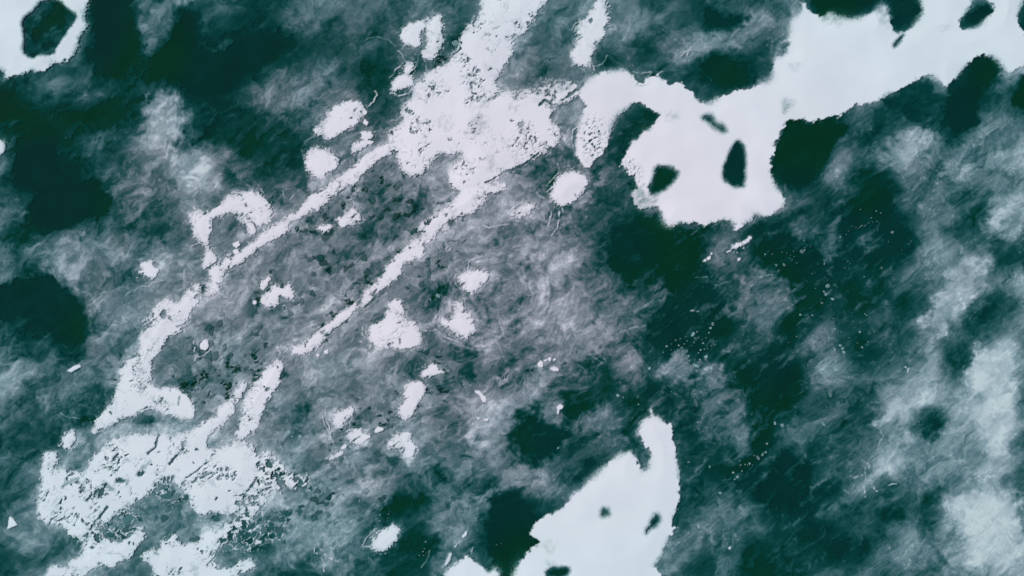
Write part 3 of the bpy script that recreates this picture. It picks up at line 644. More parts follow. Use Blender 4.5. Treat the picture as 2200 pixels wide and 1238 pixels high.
    # frost drawn into rings round a few centres
    for cu, cv, cr in ((1075, 640, 190), (1010, 690, 90), (1010, 600, 80), (905, 80, 60), (1180, 450, 90), (740, 920, 80), (2050, 330, 110)):
        rr_ = np.hypot(U - cu, (V - cv) * 1.15) + 9 * w2x
        th_ = np.arctan2(V - cv, U - cu)
        sw = fbm(np.cos(th_) * 1.6 + rr_ / 60 + 5, rr_ / 11 + 1.5 * np.sin(th_), 3, 200 + int(cu) % 37, .55)
        T += amp * 1.9 * sw * sst(cr, cr * .55, rr_) * sst(cr * .08, cr * .3, rr_)
    # overlapping thin sheets with crisp margins
    lay = sst(1.25, .7, np.hypot((U - 750) / 1000, (V - 680) / 620)) * .8 + .2
    for sa, sb, sd, wt, ph in ((75, 30, 170, .75, .05), (34, 17, 175, .6, .12), (60, 45, 180, .5, -.1), (18, 11, 185, .55, .25)):
        nz = fbm(A / sa + .5 * w3x, B / sb + .5 * w3y, 4, sd, .55) - ph
        T += amp * lay * wt * (sst(-.012, .03, nz) - .5 + .45 * np.exp(-(nz / .035) ** 2) * sst(-.1, .3, q2))
    # veins of bright frost
    v = ridged(U / 80 + 1.1 * w3x, V / 80 + 1.1 * w3y, 2, 55)
    T += amp * .8 * sst(.86, .99, v)
    # broken plates
    pz = np.zeros(U.shape, f32)
    for z in PLATE_ZONES:
        sl, d = sdf_on(chaikin(z), U, V, xs, ys, 80)
        pz[sl] = np.maximum(pz[sl], sst(-30, 26, d + 26 * w2x[sl] + 22 * q1[sl]))
    f1, f2, vid, vkey = voro((A + 6 * w2x) / 15, (B + 6 * w2y) / 11, 3)
    f1b, f2b, vidb, _ = voro((U + 5 * w2x) / 30, (V + 5 * w2y) / 24, 8)
    KEY = np.zeros(U.shape, np.int64)
    gate = sst(-.15, .35, fbm(U / 60, V / 60, 3, 81)) * pz
    T += gate * ((vidb - .55) * 1.3 - 2.6 * sst(.70, .76, vid) * sst(.03, .12, f2 - f1) + .7 * (1 - sst(.0, .10, f2b - f1b)))
    belt = np.zeros(U.shape, f32)
    for z in BELTS:
        sl, d = sdf_on(chaikin(z), U, V, xs, ys, 60)
        belt[sl] = np.maximum(belt[sl], sst(-10, 14, d + 20 * w2x[sl]))
    b1, b2, bid, bkey = voro((A + 6 * w2x) / 10, (B + 6 * w2y) / 7, 31)
    bg = belt * sst(-.25, .3, fbm(U / 30, V / 30, 3, 190))
    bd = (bid > .55) * sst(.03, .16, b2 - b1) * bg
    T += bg * (-3.2 * bd * (.5 + bid) + .9 * (1 - sst(0, .14, b2 - b1)))
    KEY = np.where((gate > .45) & (vid > .70) & (f2 - f1 > .04), vkey, 0)
    KEY = np.where((bd > .6) & (bid > .8), bkey + 10 ** 9, KEY)
    T = np.clip(T + .5 * sst(1.5, 4, T) * sst(1.0, .4, np.hypot((U - 900) / 1100, (V - 600) / 640)), 0, 9.2)
    # ---------------- snow
    S = np.zeros(U.shape, f32); OWN = np.full(U.shape, -1, np.int32); DIN = np.zeros(U.shape, f32)
    HALO = np.zeros(U.shape, f32); NEAR = HALO.copy()
    grit = fbm(U / 4.2, V / 4.2, 2, 90, .8)
    rag = fbm(U / 13, V / 13, 4, 95, .65)
    rag2 = fbm(A / 22, B / 9, 3, 99, .6)
    fl1 = fbm(A / 17 + .5 * w2x, B / 8 + .5 * w2y, 4, 110, .65)
    fl2 = fbm(U / 55, V / 55, 3, 115)
    edgev = fbm(U / 75, V / 75, 2, 160)
    streak = fbm(A / 40 + 1.0 * w2x + 1.2 * w1x, B / 6.5 + 1.5 * w2y + 4 * w1y, 4, 163, .62)
    filam = ridged(U / 15 + 1.0 * w2x + .8 * w1x, V / 15 + 1.0 * w2y + .8 * w1y, 3, 195)
    pepper = fbm(A / 8.5, B / 5.5, 3, 119, .75)
    fl3 = fbm(U / 34 + w3x, V / 34 + w3y, 4, 118)
    fA, fB, fid, _ = voro((A + 9 * w2x + 3 * rag) / 10, (B + 9 * w2y + 3 * rag2) / 6, 12)
    lA, lB, lid, lkey = voro((A + 11 * w2x + 7 * rag + 14 * w1x) / 17, (B + 11 * w2y + 7 * rag2) / 12, 15)
    for k, (nm, lab, grp, soft0, ragg0, fleck, outs, holes) in enumerate(SNOW):
        best = None
        for t, s in outs:
            p = Z(t, s); soft, ragg = soft0, ragg0
            big = nm not in ('snow_chip',)
            if big: p = chaikin(p, 1)
            sl, d = sdf_on(p, U, V, xs, ys, 24)
            if sl is None: continue
            if fleck == 0 and nm != 'snow_chip': soft, ragg = soft * (.5 + 2.6 * sst(-.35, .45, edgev[sl])), ragg * (.35 + .9 * sst(.4, -.4, edgev[sl]))
            elif fleck > 0: soft, ragg = soft * (.9 + .9 * sst(-.3, .4, -edgev[sl])), ragg * (.7 + .8 * sst(-.3, .4, edgev[sl]))
            n = ragg * (.85 * rag[sl] + .6 * rag2[sl] + .5 * np.minimum(w2x[sl], .4))
            e = d + n + ((.55 * soft if fleck == 0 else 1.9 * soft) if big else .4) * grit[sl]
            m = .82 * sst(-soft, soft, e) + .18 * sst(-soft * 3.2, soft * 2.5, e)
            HALO[sl] = np.maximum(HALO[sl], (.3 if fleck == 0 else 1.0) * np.exp(np.minimum(e, 0) / (5 + 2.2 * soft)))
            if fleck > 0:
                fr = sst(.30, .62, pepper[sl] * .9 + .5 * fl2[sl] + .25 * edgev[sl] + 1.0 * np.exp(np.minimum(d, 0) / 9.0) - .46) * .9
                m = np.maximum(m, fr * (d > -26))
                fil = sst(.62, .88, filam[sl] + .55 * np.exp(np.minimum(d, 0) / 10.0) - .42) * .8 * sst(-.4, .2, edgev[sl])
                m = np.maximum(m, fil * (d > -30))
                stk = sst(.46, .74, streak[sl] + .7 * fl2[sl] * min(1, fleck * 3)) * min(1, fleck * 2.4)
                m = m * (1 - .85 * stk)
                gt = sst(.0, .45, fl2[sl] + (fleck - .3) * .9)
                rim = np.exp(-np.maximum(d, 0) / 8.0) * 1.5
                f = fl1[sl] + rim * .36 + .22 * rag2[sl] + .12 * grit[sl]
                th = .96 - fleck * .45 - .36 * gt
                hole = sst(th, th + .22, f)
                sh = (fid[sl] > 1.0 - fleck * .30 * gt - .05 * fleck) * sst(.05, .30, fB[sl] - fA[sl] + .12 * rag[sl])
                m = m * (1 - .88 * hole) * (1 - .85 * sh)
                pep = sst(.30, .75, pepper[sl] + .35 * fl2[sl] + .25 * rim) * (gt * .8 + .2) * min(1, fleck * 2.6)
                m = m * (1 - .8 * pep)
                thin = sst(.25, .95, fl3[sl])
                m = m * (1 - .38 * thin * min(1, fleck * 3))
            if k == 44:
                wv = sst(40, 10, np.hypot(U[sl] - 1275, (V[sl] - 300) / 1.7)) + .8 * sst(26, 8, np.hypot(U[sl] - 1375, V[sl] - 168)) + .8 * sst(40, 10, np.hypot(U[sl] - 1350, V[sl] - 372))
                m = m * (1 - .9 * sst(.05, .4, pepper[sl]) * np.clip(wv, 0, 1))
            for ht, hs, hsoft in holes:
                hp = chaikin(Z(ht, hs))
                hd = psdf(hp, U[sl], V[sl]) + 3.0 * rag[sl] + 1.5 * grit[sl]
                m = m * (1 - sst(-hsoft * 1.5, hsoft * 1.5, hd))
                if k in (43, 44) and len(hp) > 8: NEAR[sl] = np.maximum(NEAR[sl], .8 * sst(-2, 10, hd))
            c = m > S[sl]
            OWN[sl] = np.where(c & (m > .02), k, OWN[sl])
            DIN[sl] = np.where(c, d, DIN[sl])
            S[sl] = np.where(c, m, S[sl])
    T = T + HALO * (1 - S) * np.where(T > 1.5, 1.0, .35) * (.9 + 1.2 * rag)
    # lattices of dark shards framed by thin snow ribs
    for z, p, rs in LATTICE:
        zz = chaikin(Z(*z))
        sl, d = sdf_on(zz, U, V, xs, ys, 30)
        if sl is None: continue
        w = sst(-9, 9, d + 14 * rag[sl] + 12 * w2x[sl])
        inner_ = sst(.04, .20, lB[sl] - lA[sl] + .14 * rag[sl])
        dark = (lid[sl] < p) * inner_ * w
        rib = (1 - inner_) * w * min(1, rs * 1.25) * sst(-.55, .15, rag2[sl] + .6 * rag[sl])
        T[sl] = T[sl] + (1.4 + 3.6 * lid[sl] / p - T[sl]) * dark
        KEY[sl] = np.where(dark > .8, -lkey[sl], KEY[sl])
        S[sl] = np.maximum(S[sl] * (1 - .93 * dark), rib)
    # places where the snow lies thin and greyish
    for t, s_, dep in THIN:
        sl, d = sdf_on(chaikin(Z(t, s_)), U, V, xs, ys, 30)
        if sl is None: continue
        w = sst(-9, 9, d + 10 * w2x[sl] + 6 * rag[sl])
        S[sl] *= 1 - dep * w * np.clip(.7 + 1.2 * fl1[sl], .2, 1)
    # curls
    NW = len(SNOW)
    for ci_, (t, s, w, st) in enumerate(CURLS):
        pts = Z(t, s)
        px = [p[0] for p in pts]; py = [p[1] for p in pts]
        i0, i1 = np.searchsorted(xs, [min(px) - 14, max(px) + 14]); j0, j1 = np.searchsorted(ys, [min(py) - 14, max(py) + 14])
        if i1 <= i0 or j1 <= j0: continue
        sl = (slice(j0, j1), slice(i0, i1))
        d = line_d(pts, U[sl] + 2.2 * w2x[sl] + 2.5 * rag[sl], V[sl] + 2.2 * w2y[sl] + 2.5 * rag2[sl])
        m = st * sst(w * 1.05, w * .2, d) * np.clip(.85 + 1.6 * rag2[sl], 0, 1)
        c = m > S[sl]
        OWN[sl] = np.where(c & (m > .42), NW + ci_, OWN[sl])
        S[sl] = np.where(c, m, S[sl])
    CR = np.zeros(U.shape, f32)
    for t, s, w, st in CRACKS:
        pts = Z(t, s)
        px = [p[0] for p in pts]; py = [p[1] for p in pts]
        i0, i1 = np.searchsorted(xs, [min(px) - 18, max(px) + 18]); j0, j1 = np.searchsorted(ys, [min(py) - 18, max(py) + 18])
        if i1 <= i0 or j1 <= j0: continue
        sl = (slice(j0, j1), slice(i0, i1))
        d = line_d(pts, U[sl] + 2 * w2x[sl], V[sl] + 2 * w2y[sl]) + 1.6 * w * .5 * rag[sl]
        CR[sl] = np.maximum(CR[sl], st * sst(w * .9, w * .25, d))
    T = np.where(NEAR > 0, T * (1 - NEAR), T)
    # along the cracks: less snow and darker frost
    S *= (1 - .92 * CR)
    T *= (1 - .45 * CR)
    # ---------------- colour (target appearance, display values)
    tt = np.array([0, 1, 2, 3, 4, 5, 6, 7, 8, 9], f32)
    outer = np.array([[0,45,38],[5,57,50],[26,73,69],[48,90,89],[72,106,108],[94,124,127],[115,142,146],[138,162,167],[160,182,188],[184,203,210]], f32)
    inner = np.array([[0,46,37],[11,58,51],[38,75,73],[64,89,90],[85,102,105],[104,118,122],[125,136,141],[147,156,162],[168,175,185],[196,201,210]], f32)
    rr = np.hypot((U - 1000) / 1100, (V - 540) / 640)  # radial vignette tint put into frost and snow colour, more cyan towards the edges
    mix = sst(.25, 1.15, rr + .25 * w1x)[..., None]
    ci = np.stack([np.interp(T, tt, inner[:, i]) for i in range(3)], -1)
    co = np.stack([np.interp(T, tt, outer[:, i]) for i in range(3)], -1)
    C = ci * (1 - mix) + co * mix
    lil = sst(520, 180, np.hypot(U - 1180, V - 620)) * sst(3, 6, T) + .5 * sst(300, 100, np.hypot(U - 1080, V - 930)) * sst(3, 6, T)
    C = C + lil[..., None] * np.array([3, 1, 2], f32)
    C = C + np.array([-1, -1, 5], f32) * sst(9.2, 7, T)[..., None]
    # greener where the clear ice is thinnest
    gr = sst(1.4, 0., T) * sst(-.1, .5, pn(U / 190, V / 190, 120) + .15)
    C = C + gr[..., None] * np.array([0, 3, -9], f32)
    sn_in = np.array([217, 216, 229], f32); sn_out = np.array([204, 218, 228], f32)
    mix2 = sst(.3, 1.2, rr)[..., None]
    sn = sn_in * (1 - mix2) + sn_out * mix2
    sn = sn + (5.0 * fbm(U / 130, V / 130, 3, 130) + .6 * grit)[..., None]
    C = C + (sn - C) * np.clip(S, 0, 1)[..., None]
    C = np.clip(C, 0, 245)
    T = np.clip(T, 0, 9.4)
    return dict(KEY=KEY, big=fbm(U / 160, V / 160, 3, 150), U=U, V=V, T=T, S=S, OWN=OWN, C=C, D=DIN, CR=CR, rag=rag, grit=grit, q2=q2, pz=pz)

# ---------------------------------------------------------------- materials
def surf_mat(name, rough, spec, grain, grain_scale, bump, bump_scale, ior=1.31, bump2=0.0):
    m = bpy.data.materials.new(name); m.use_nodes = True
    nt = m.node_tree; N = nt.nodes; L = nt.links
    b = N['Principled BSDF']
    at = N.new('ShaderNodeAttribute'); at.attribute_type = 'GEOMETRY'; at.attribute_name = 'tint'
    geo = N.new('ShaderNodeNewGeometry')
    n1 = N.new('ShaderNodeTexNoise'); n1.inputs['Scale'].default_value = grain_scale
    n1.inputs['Detail'].default_value = 5; n1.inputs['Roughness'].default_value = .7
    L.new(geo.outputs['Position'], n1.inputs['Vector'])
    mr = N.new('ShaderNodeMapRange')
    mr.inputs['From Min'].default_value = .25; mr.inputs['From Max'].default_value = .75
    mr.inputs['To Min'].default_value = 1 - grain; mr.inputs['To Max'].default_value = 1 + grain
    L.new(n1.outputs['Fac'], mr.inputs['Value'])
    mx = N.new('ShaderNodeVectorMath'); mx.operation = 'SCALE'
    L.new(at.outputs['Color'], mx.inputs[0]); L.new(mr.outputs['Result'], mx.inputs['Scale'])
    L.new(mx.outputs[0], b.inputs['Base Color'])
    b.inputs['Roughness'].default_value = rough
    b.inputs['Specular IOR Level'].default_value = spec
    b.inputs['IOR'].default_value = ior
    n2 = N.new('ShaderNodeTexNoise'); n2.inputs['Scale'].default_value = bump_scale
    n2.inputs['Detail'].default_value = 6; n2.inputs['Roughness'].default_value = .6
    L.new(geo.outputs['Position'], n2.inputs['Vector'])
    bp = N.new('ShaderNodeBump'); bp.inputs['Strength'].default_value = bump
    bp.inputs['Distance'].default_value = 0.05
    L.new(n2.outputs['Fac'], bp.inputs['Height']); L.new(bp.outputs[0], b.inputs['Normal'])
    return m

M_ICE = surf_mat('frosted_ice', .6, .01, .07, 4.5, .22, 2.4)
M_SNOW = surf_mat('snow', .9, .02, .010, 2.0, .035, 1.2)
M_WATER = surf_mat('lake_water', .08, .03, .10, .35, .08, .8, 1.333)
M_PLATE = surf_mat('clear_ice_plate', .4, .15, .06, 2.5, .2, 2.0)

def lin(c):
    c = np.asarray(c, np.float32) / 255.0
    return np.where(c <= .04045, c / 12.92, ((c + .055) / 1.055) ** 2.4)

def to_xy(u, v):
    return (u - CU) * UM, (CV - v) * UM

def grid_mesh(name, X, Y, Zz, COL, cells, mat, parent=None):
    """mesh from the chosen cells (bool, one smaller than the vertex grid)"""
    nv_y, nv_x = X.shape
    jj, ii = np.nonzero(cells)
    if len(jj) == 0: return None
    a = jj * nv_x + ii
    quads = np.stack([a + nv_x, a + nv_x + 1, a + 1, a], 1)
    uniq, inv = np.unique(quads.ravel(), return_inverse=True)
    co = np.stack([X.ravel()[uniq], Y.ravel()[uniq], Zz.ravel()[uniq]], 1).astype(np.float32)
    org = np.array([co[:, 0].mean(), co[:, 1].mean(), 0], np.float32) if parent is None and name not in ('ice_sheet', 'lake_water') else np.zeros(3, np.float32)
    co = co - org
    me = bpy.data.meshes.new(name)
    nf = len(quads)
    me.vertices.add(len(co)); me.vertices.foreach_set('co', co.ravel())
    me.loops.add(nf * 4); me.loops.foreach_set('vertex_index', inv.ravel().astype(np.int32))
    me.polygons.add(nf)
    me.polygons.foreach_set('loop_start', np.arange(0, nf * 4, 4, dtype=np.int32))
    me.polygons.foreach_set('loop_total', np.full(nf, 4, np.int32))
    me.polygons.foreach_set('use_smooth', np.ones(nf, bool))
    me.update(calc_edges=True)
    ca = me.attributes.new('tint', 'FLOAT_COLOR', 'POINT')
    c4 = np.ones((len(uniq), 4), np.float32); c4[:, :3] = COL.reshape(-1, 3)[uniq]
    ca.data.foreach_set('color', c4.ravel())
    me.materials.append(mat)
    o = bpy.data.objects.new(name, me); scene.collection.objects.link(o)
    o.location = tuple(org)
    if parent: o.parent = parent
    return o

def hull(pts):
    pts = sorted(set(map(tuple, pts)))
    if len(pts) < 3: return pts
    def half(ps):
        h = []
        for p in ps:
            while len(h) >= 2 and (h[-1][0]-h[-2][0])*(p[1]-h[-2][1]) - (h[-1][1]-h[-2][1])*(p[0]-h[-2][0]) <= 0: h.pop()
            h.append(p)
        return h
    a, b = half(pts), half(pts[::-1])
    return a[:-1] + b[:-1]

def slab(name, poly, z0, z1, col, mat, parent=None, bevel=.12, jit=0.0):
    """flat plate: outline (x, y), narrower top edge, flat underside"""
    cx = sum(p[0] for p in poly) / len(poly); cy = sum(p[1] for p in poly) / len(poly)
    n = len(poly); vs = []
    for k, (sc, z) in enumerate(((1.0, z0), (1.0, z0 + (z1 - z0) * .6), (1 - bevel, z1))):
        for i, p in enumerate(poly):
            vs.append(((p[0] - cx) * sc, (p[1] - cy) * sc, z + (jit * math.sin(i * 2.3 + cx) if k == 2 else 0)))
    fs = [tuple(range(2 * n, 3 * n)), tuple(reversed(range(n)))]
    for k in (0, 1):
        for i in range(n):
            j = (i + 1) % n
            fs.append((k * n + i, k * n + j, (k + 1) * n + j, (k + 1) * n + i))
    me = bpy.data.meshes.new(name); me.from_pydata(vs, [], fs)
    ca = me.attributes.new('tint', 'FLOAT_COLOR', 'POINT')
    c4 = np.ones((len(vs), 4), np.float32); c4[:, :3] = col
    ca.data.foreach_set('color', c4.ravel())
    me.materials.append(mat)
    o = bpy.data.objects.new(name, me); scene.collection.objects.link(o)
    o.location = (cx, cy, 0)
    if parent: o.parent = parent
    return o

def tag(o, label, cat, group=None, kind=None):
    if o is None: return
    if kind: o['kind'] = kind
    if label: o['label'] = label
    if cat: o['category'] = cat
    if group: o['group'] = group

# ---------------------------------------------------------------- the sheet
STEP = 1.6
def axis(lo, hi):
    core = np.arange(lo - 60, hi + 60, STEP)
    g = []; s = STEP; x = core[-1]
    while x < 62000: s *= 1.04 if x < core[-1] + 250 else 1.13; x += s; g.append(x)
    r = np.array(g) - core[-1]
    return np.concatenate([(core[0] - r)[::-1], core, core[-1] + r])
xs = axis(0, 2200); ys = axis(0, 1238)
F = compute(xs, ys)
U, V, T, S, OWN = F['U'], F['V'], F['T'], F['S'], F['OWN']
X, Y = to_xy(U, V)
COL = lin(F['C']) / LEVEL
COL = np.clip(COL, 0.002, .9).astype(np.float32)
far_fade = (np.abs(U - 1100) > 1200) | (np.abs(V - 619) > 720)
z_ice = 0.008 * np.clip(T, 0, 9) + .012 * F['q2'] * np.clip(T / 4, 0, 1) + .004 * F['rag']
z_ice = np.where(far_fade, 0.06, z_ice)
hs = np.clip(S, 0, 1)
thick = .010 + .022 * hs + (.05 + .05 * F['big']) * sst(0, 40, F['D']) * hs
z_snow = .10 + .02 * F['big'] + np.maximum(thick, .01)
z_snow = np.maximum(z_snow, z_ice + .006)

def cmin(A): return np.minimum(np.minimum(A[:-1, :-1], A[1:, :-1]), np.minimum(A[:-1, 1:], A[1:, 1:]))
def cmax(A): return np.maximum(np.maximum(A[:-1, :-1], A[1:, :-1]), np.maximum(A[:-1, 1:], A[1:, 1:]))
Tm = cmax(T); Sm = cmin(S); SM = cmax(S); Dm = cmin(F['D'])
water = (Tm < .75) & (SM < .25)
deep = (Sm > .95) & (Dm > 9)
ice_cells = ~water & ~deep
ice = grid_mesh('ice_sheet', X, Y, z_ice, COL, ice_cells, M_ICE)
tag(ice, 'grey frosted ice sheet with wispy pale bands over the green lake', None, kind='structure')
wet = (cmin(T) < 1.1) & (SM < .5)
lake = grid_mesh('lake_water', X, Y, np.full(X.shape, -.03), COL, wet, M_WATER)
tag(lake, 'dark green lake water in smooth clear openings of the ice', None, kind='structure')

# ---------------------------------------------------------------- snow, one thing per patch
cat = dict(snow_patch='snow patch', snow_field='snow field', snow_ridge='snow ridge', snow_chip='snow chip')
Sc = (S[:-1, :-1] + S[1:, :-1] + S[:-1, 1:] + S[1:, 1:]) / 4
Oc = np.maximum(np.maximum(OWN[:-1, :-1], OWN[1:, :-1]), np.maximum(OWN[:-1, 1:], OWN[1:, 1:]))
snowy = Sc > .42

def components(mask):
    """8-connected pieces of a cell mask, largest first (row, column index arrays)"""
    jj, ii = np.nonzero(mask)
    left = dict(((j, i), None) for j, i in zip(jj.tolist(), ii.tolist()))
    out = []
    while left:
        p, _ = left.popitem(); st = [p]; comp = [p]
        while st:
            j, i = st.pop()
            for q in ((j-1,i-1),(j-1,i),(j-1,i+1),(j,i-1),(j,i+1),(j+1,i-1),(j+1,i),(j+1,i+1)):
                if q in left:
                    del left[q]; st.append(q); comp.append(q)
        out.append(comp)
    out.sort(key=len, reverse=True)
    return out

def mask_of(comp, shape):
    m = np.zeros(shape, bool); a = np.array(comp); m[a[:, 0], a[:, 1]] = True
    return m

SHORT = {0: 'the corner patch', 2: 'the upper oval patch', 3: 'the lower round patch', 4: 'the swirled patch', 5: 'the small pale lump', 6: 'the wide snow band',
 7: 'the long middle ridge', 8: 'the short middle ridge', 9: 'the left ridge', 10: 'the knobbly ridge', 11: 'the broad lower left sheet', 12: 'the upright strip', 13: 'the lacy web',
 14: 'the bottom left band', 15: 'the knobbly bottom mass', 19: 'the hooked patch', 20: 'the tiny jagged patch', 23: 'the notched patch', 25: 'the star shaped patch',
 27: 'the small looped blob', 29: 'the crumbly triangle', 30: 'the upper snow burst', 31: 'the lower snow burst', 32: 'the upright lower middle patch', 34: 'the feathery patch',
 40: 'the jagged rimmed clump', 41: 'the egg shaped patch', 42: 'the bottom mound', 43: 'the big bottom snow mass', 44: 'the eyed snow field', 45: 'the snow tongue', 46: 'the bright oval patch', 47: 'the swirled faint patch'}
CENT = {}
crumbs = np.zeros(snowy.shape, bool)
extra = []
for k, rec in enumerate(SNOW):
    m = snowy & (Oc == k)
    if not m.any(): continue
    cs = components(m)
    o = grid_mesh(rec[0], X, Y, z_snow, COL, mask_of(cs[0], m.shape), M_SNOW)
    tag(o, rec[1], cat[rec[0]], rec[2])
    if k in SHORT: CENT[k] = np.array(cs[0])[:: max(1, len(cs[0]) // 300)]
    for c in cs[1:]:
        if len(c) >= 45: extra.append(c)
        else: crumbs |= mask_of(c, m.shape)
WORDS = ('right of', 'above and right of', 'above', 'above and left of', 'left of', 'below and left of', 'below', 'below and right of')
def where_is(j, i):
    best = min(CENT, key=lambda k: ((CENT[k] - (j, i)) ** 2).sum(1).min())
    n = CENT[best]; dd_ = ((n - (j, i)) ** 2).sum(1); c = n[dd_.argmin()] * .6 + n.mean(0) * .4
    a = math.atan2(c[0] - j, i - c[1])
    return WORDS[int(round(a / (math.pi / 4))) % 8] + ' ' + SHORT[best]
used = {}
def place(name, comp, word, catg, mat=None):
    a = np.array(comp); c = a.mean(0)
    o = grid_mesh(name, X, Y, z_snow, COL, mask_of(comp, snowy.shape), M_SNOW)
    long_ = max(np.ptp(a[:, 0]), np.ptp(a[:, 1]))
    used.setdefault((name, where_is(*c)), []).append((long_, -c[0], o, word, catg))
for c in extra: place('snow_patch', c, 'small detached white snow scrap', 'snow scrap')
for i, (t, s, w, st) in enumerate(CURLS):
    m = snowy & (Oc == len(SNOW) + i)
    if m.sum() < 6: continue
    cs = components(m)
    for c in cs:
        if len(c) >= 14: place('snow_wisp', c, 'thin curled white drift line', 'drift line')
        else: crumbs |= mask_of(c, m.shape)
RANK = {1: ('',), 2: ('longer ', 'shorter '), 3: ('longest ', 'middle length ', 'shortest ')}
for (nm_, wh), lst in used.items():
    lst.sort(key=lambda r: (-r[0], r[1]))
    for q, (ln, yy, o, word, catg) in enumerate(lst):
        if len(lst) <= 3:
            tag(o, RANK[len(lst)][q] + word + ' ' + wh, catg)
        else:
            pre = ('longest ', 'second longest ')[q] if q < 2 else 'short '
            tag(o, pre + word + ' ' + wh, catg, None if q < 2 else catg + 's ' + wh)
o = grid_mesh('snow_crumbs', X, Y, z_snow, COL, crumbs, M_SNOW)
tag(o, 'tiny loose crumbs of white snow fringing the patches and ridges', None, kind='stuff')

# ---------------------------------------------------------------- angular plates frozen in the sheet
core_ = (U > -20) & (U < 2220) & (V > -20) & (V < 1258) & (S < .4)
KEYc = np.where(core_, F['KEY'], 0)
kj, ki = np.nonzero(KEYc)
kk = KEYc[kj, ki]
order = np.argsort(kk, kind='stable'); kj, ki, kk = kj[order], ki[order], kk[order]
cuts = np.nonzero(np.diff(kk))[0] + 1
groups = [g for g in zip(np.split(kj, cuts), np.split(ki, cuts)) if len(g[0]) >= 9]
groups.sort(key=lambda g: -len(g[0]))
rnd = random.Random(5)
for gj, gi in groups[:300]:
    px, py = X[gj, gi].astype(float), Y[gj, gi].astype(float)
    h = hull(list(zip(px.round(3), py.round(3))))
    if len(h) < 3: continue
    hx = np.array(h); cen = hx.mean(0)
    ang = np.arctan2(hx[:, 1] - cen[1], hx[:, 0] - cen[0])
    # keep 4..6 corners
    n = rnd.choice((3, 4, 4, 5)); a0 = rnd.random() * 6.28
    sel = []
    for q in range(n):
        d = np.array([math.cos(a0 + q * 2 * math.pi / n), math.sin(a0 + q * 2 * math.pi / n)])
        sel.append(tuple(hx[np.argmax((hx - cen) @ d)]))
    h = hull(sel)
    if len(h) < 3: continue
    c = COL[gj, gi].mean(0) * (0.75 + .55 * rnd.random())
    zt = float(z_ice[gj, gi].max()) + .012
    slab('ice_plate', h, zt - .05, zt, c, M_PLATE, parent=ice, bevel=.06)

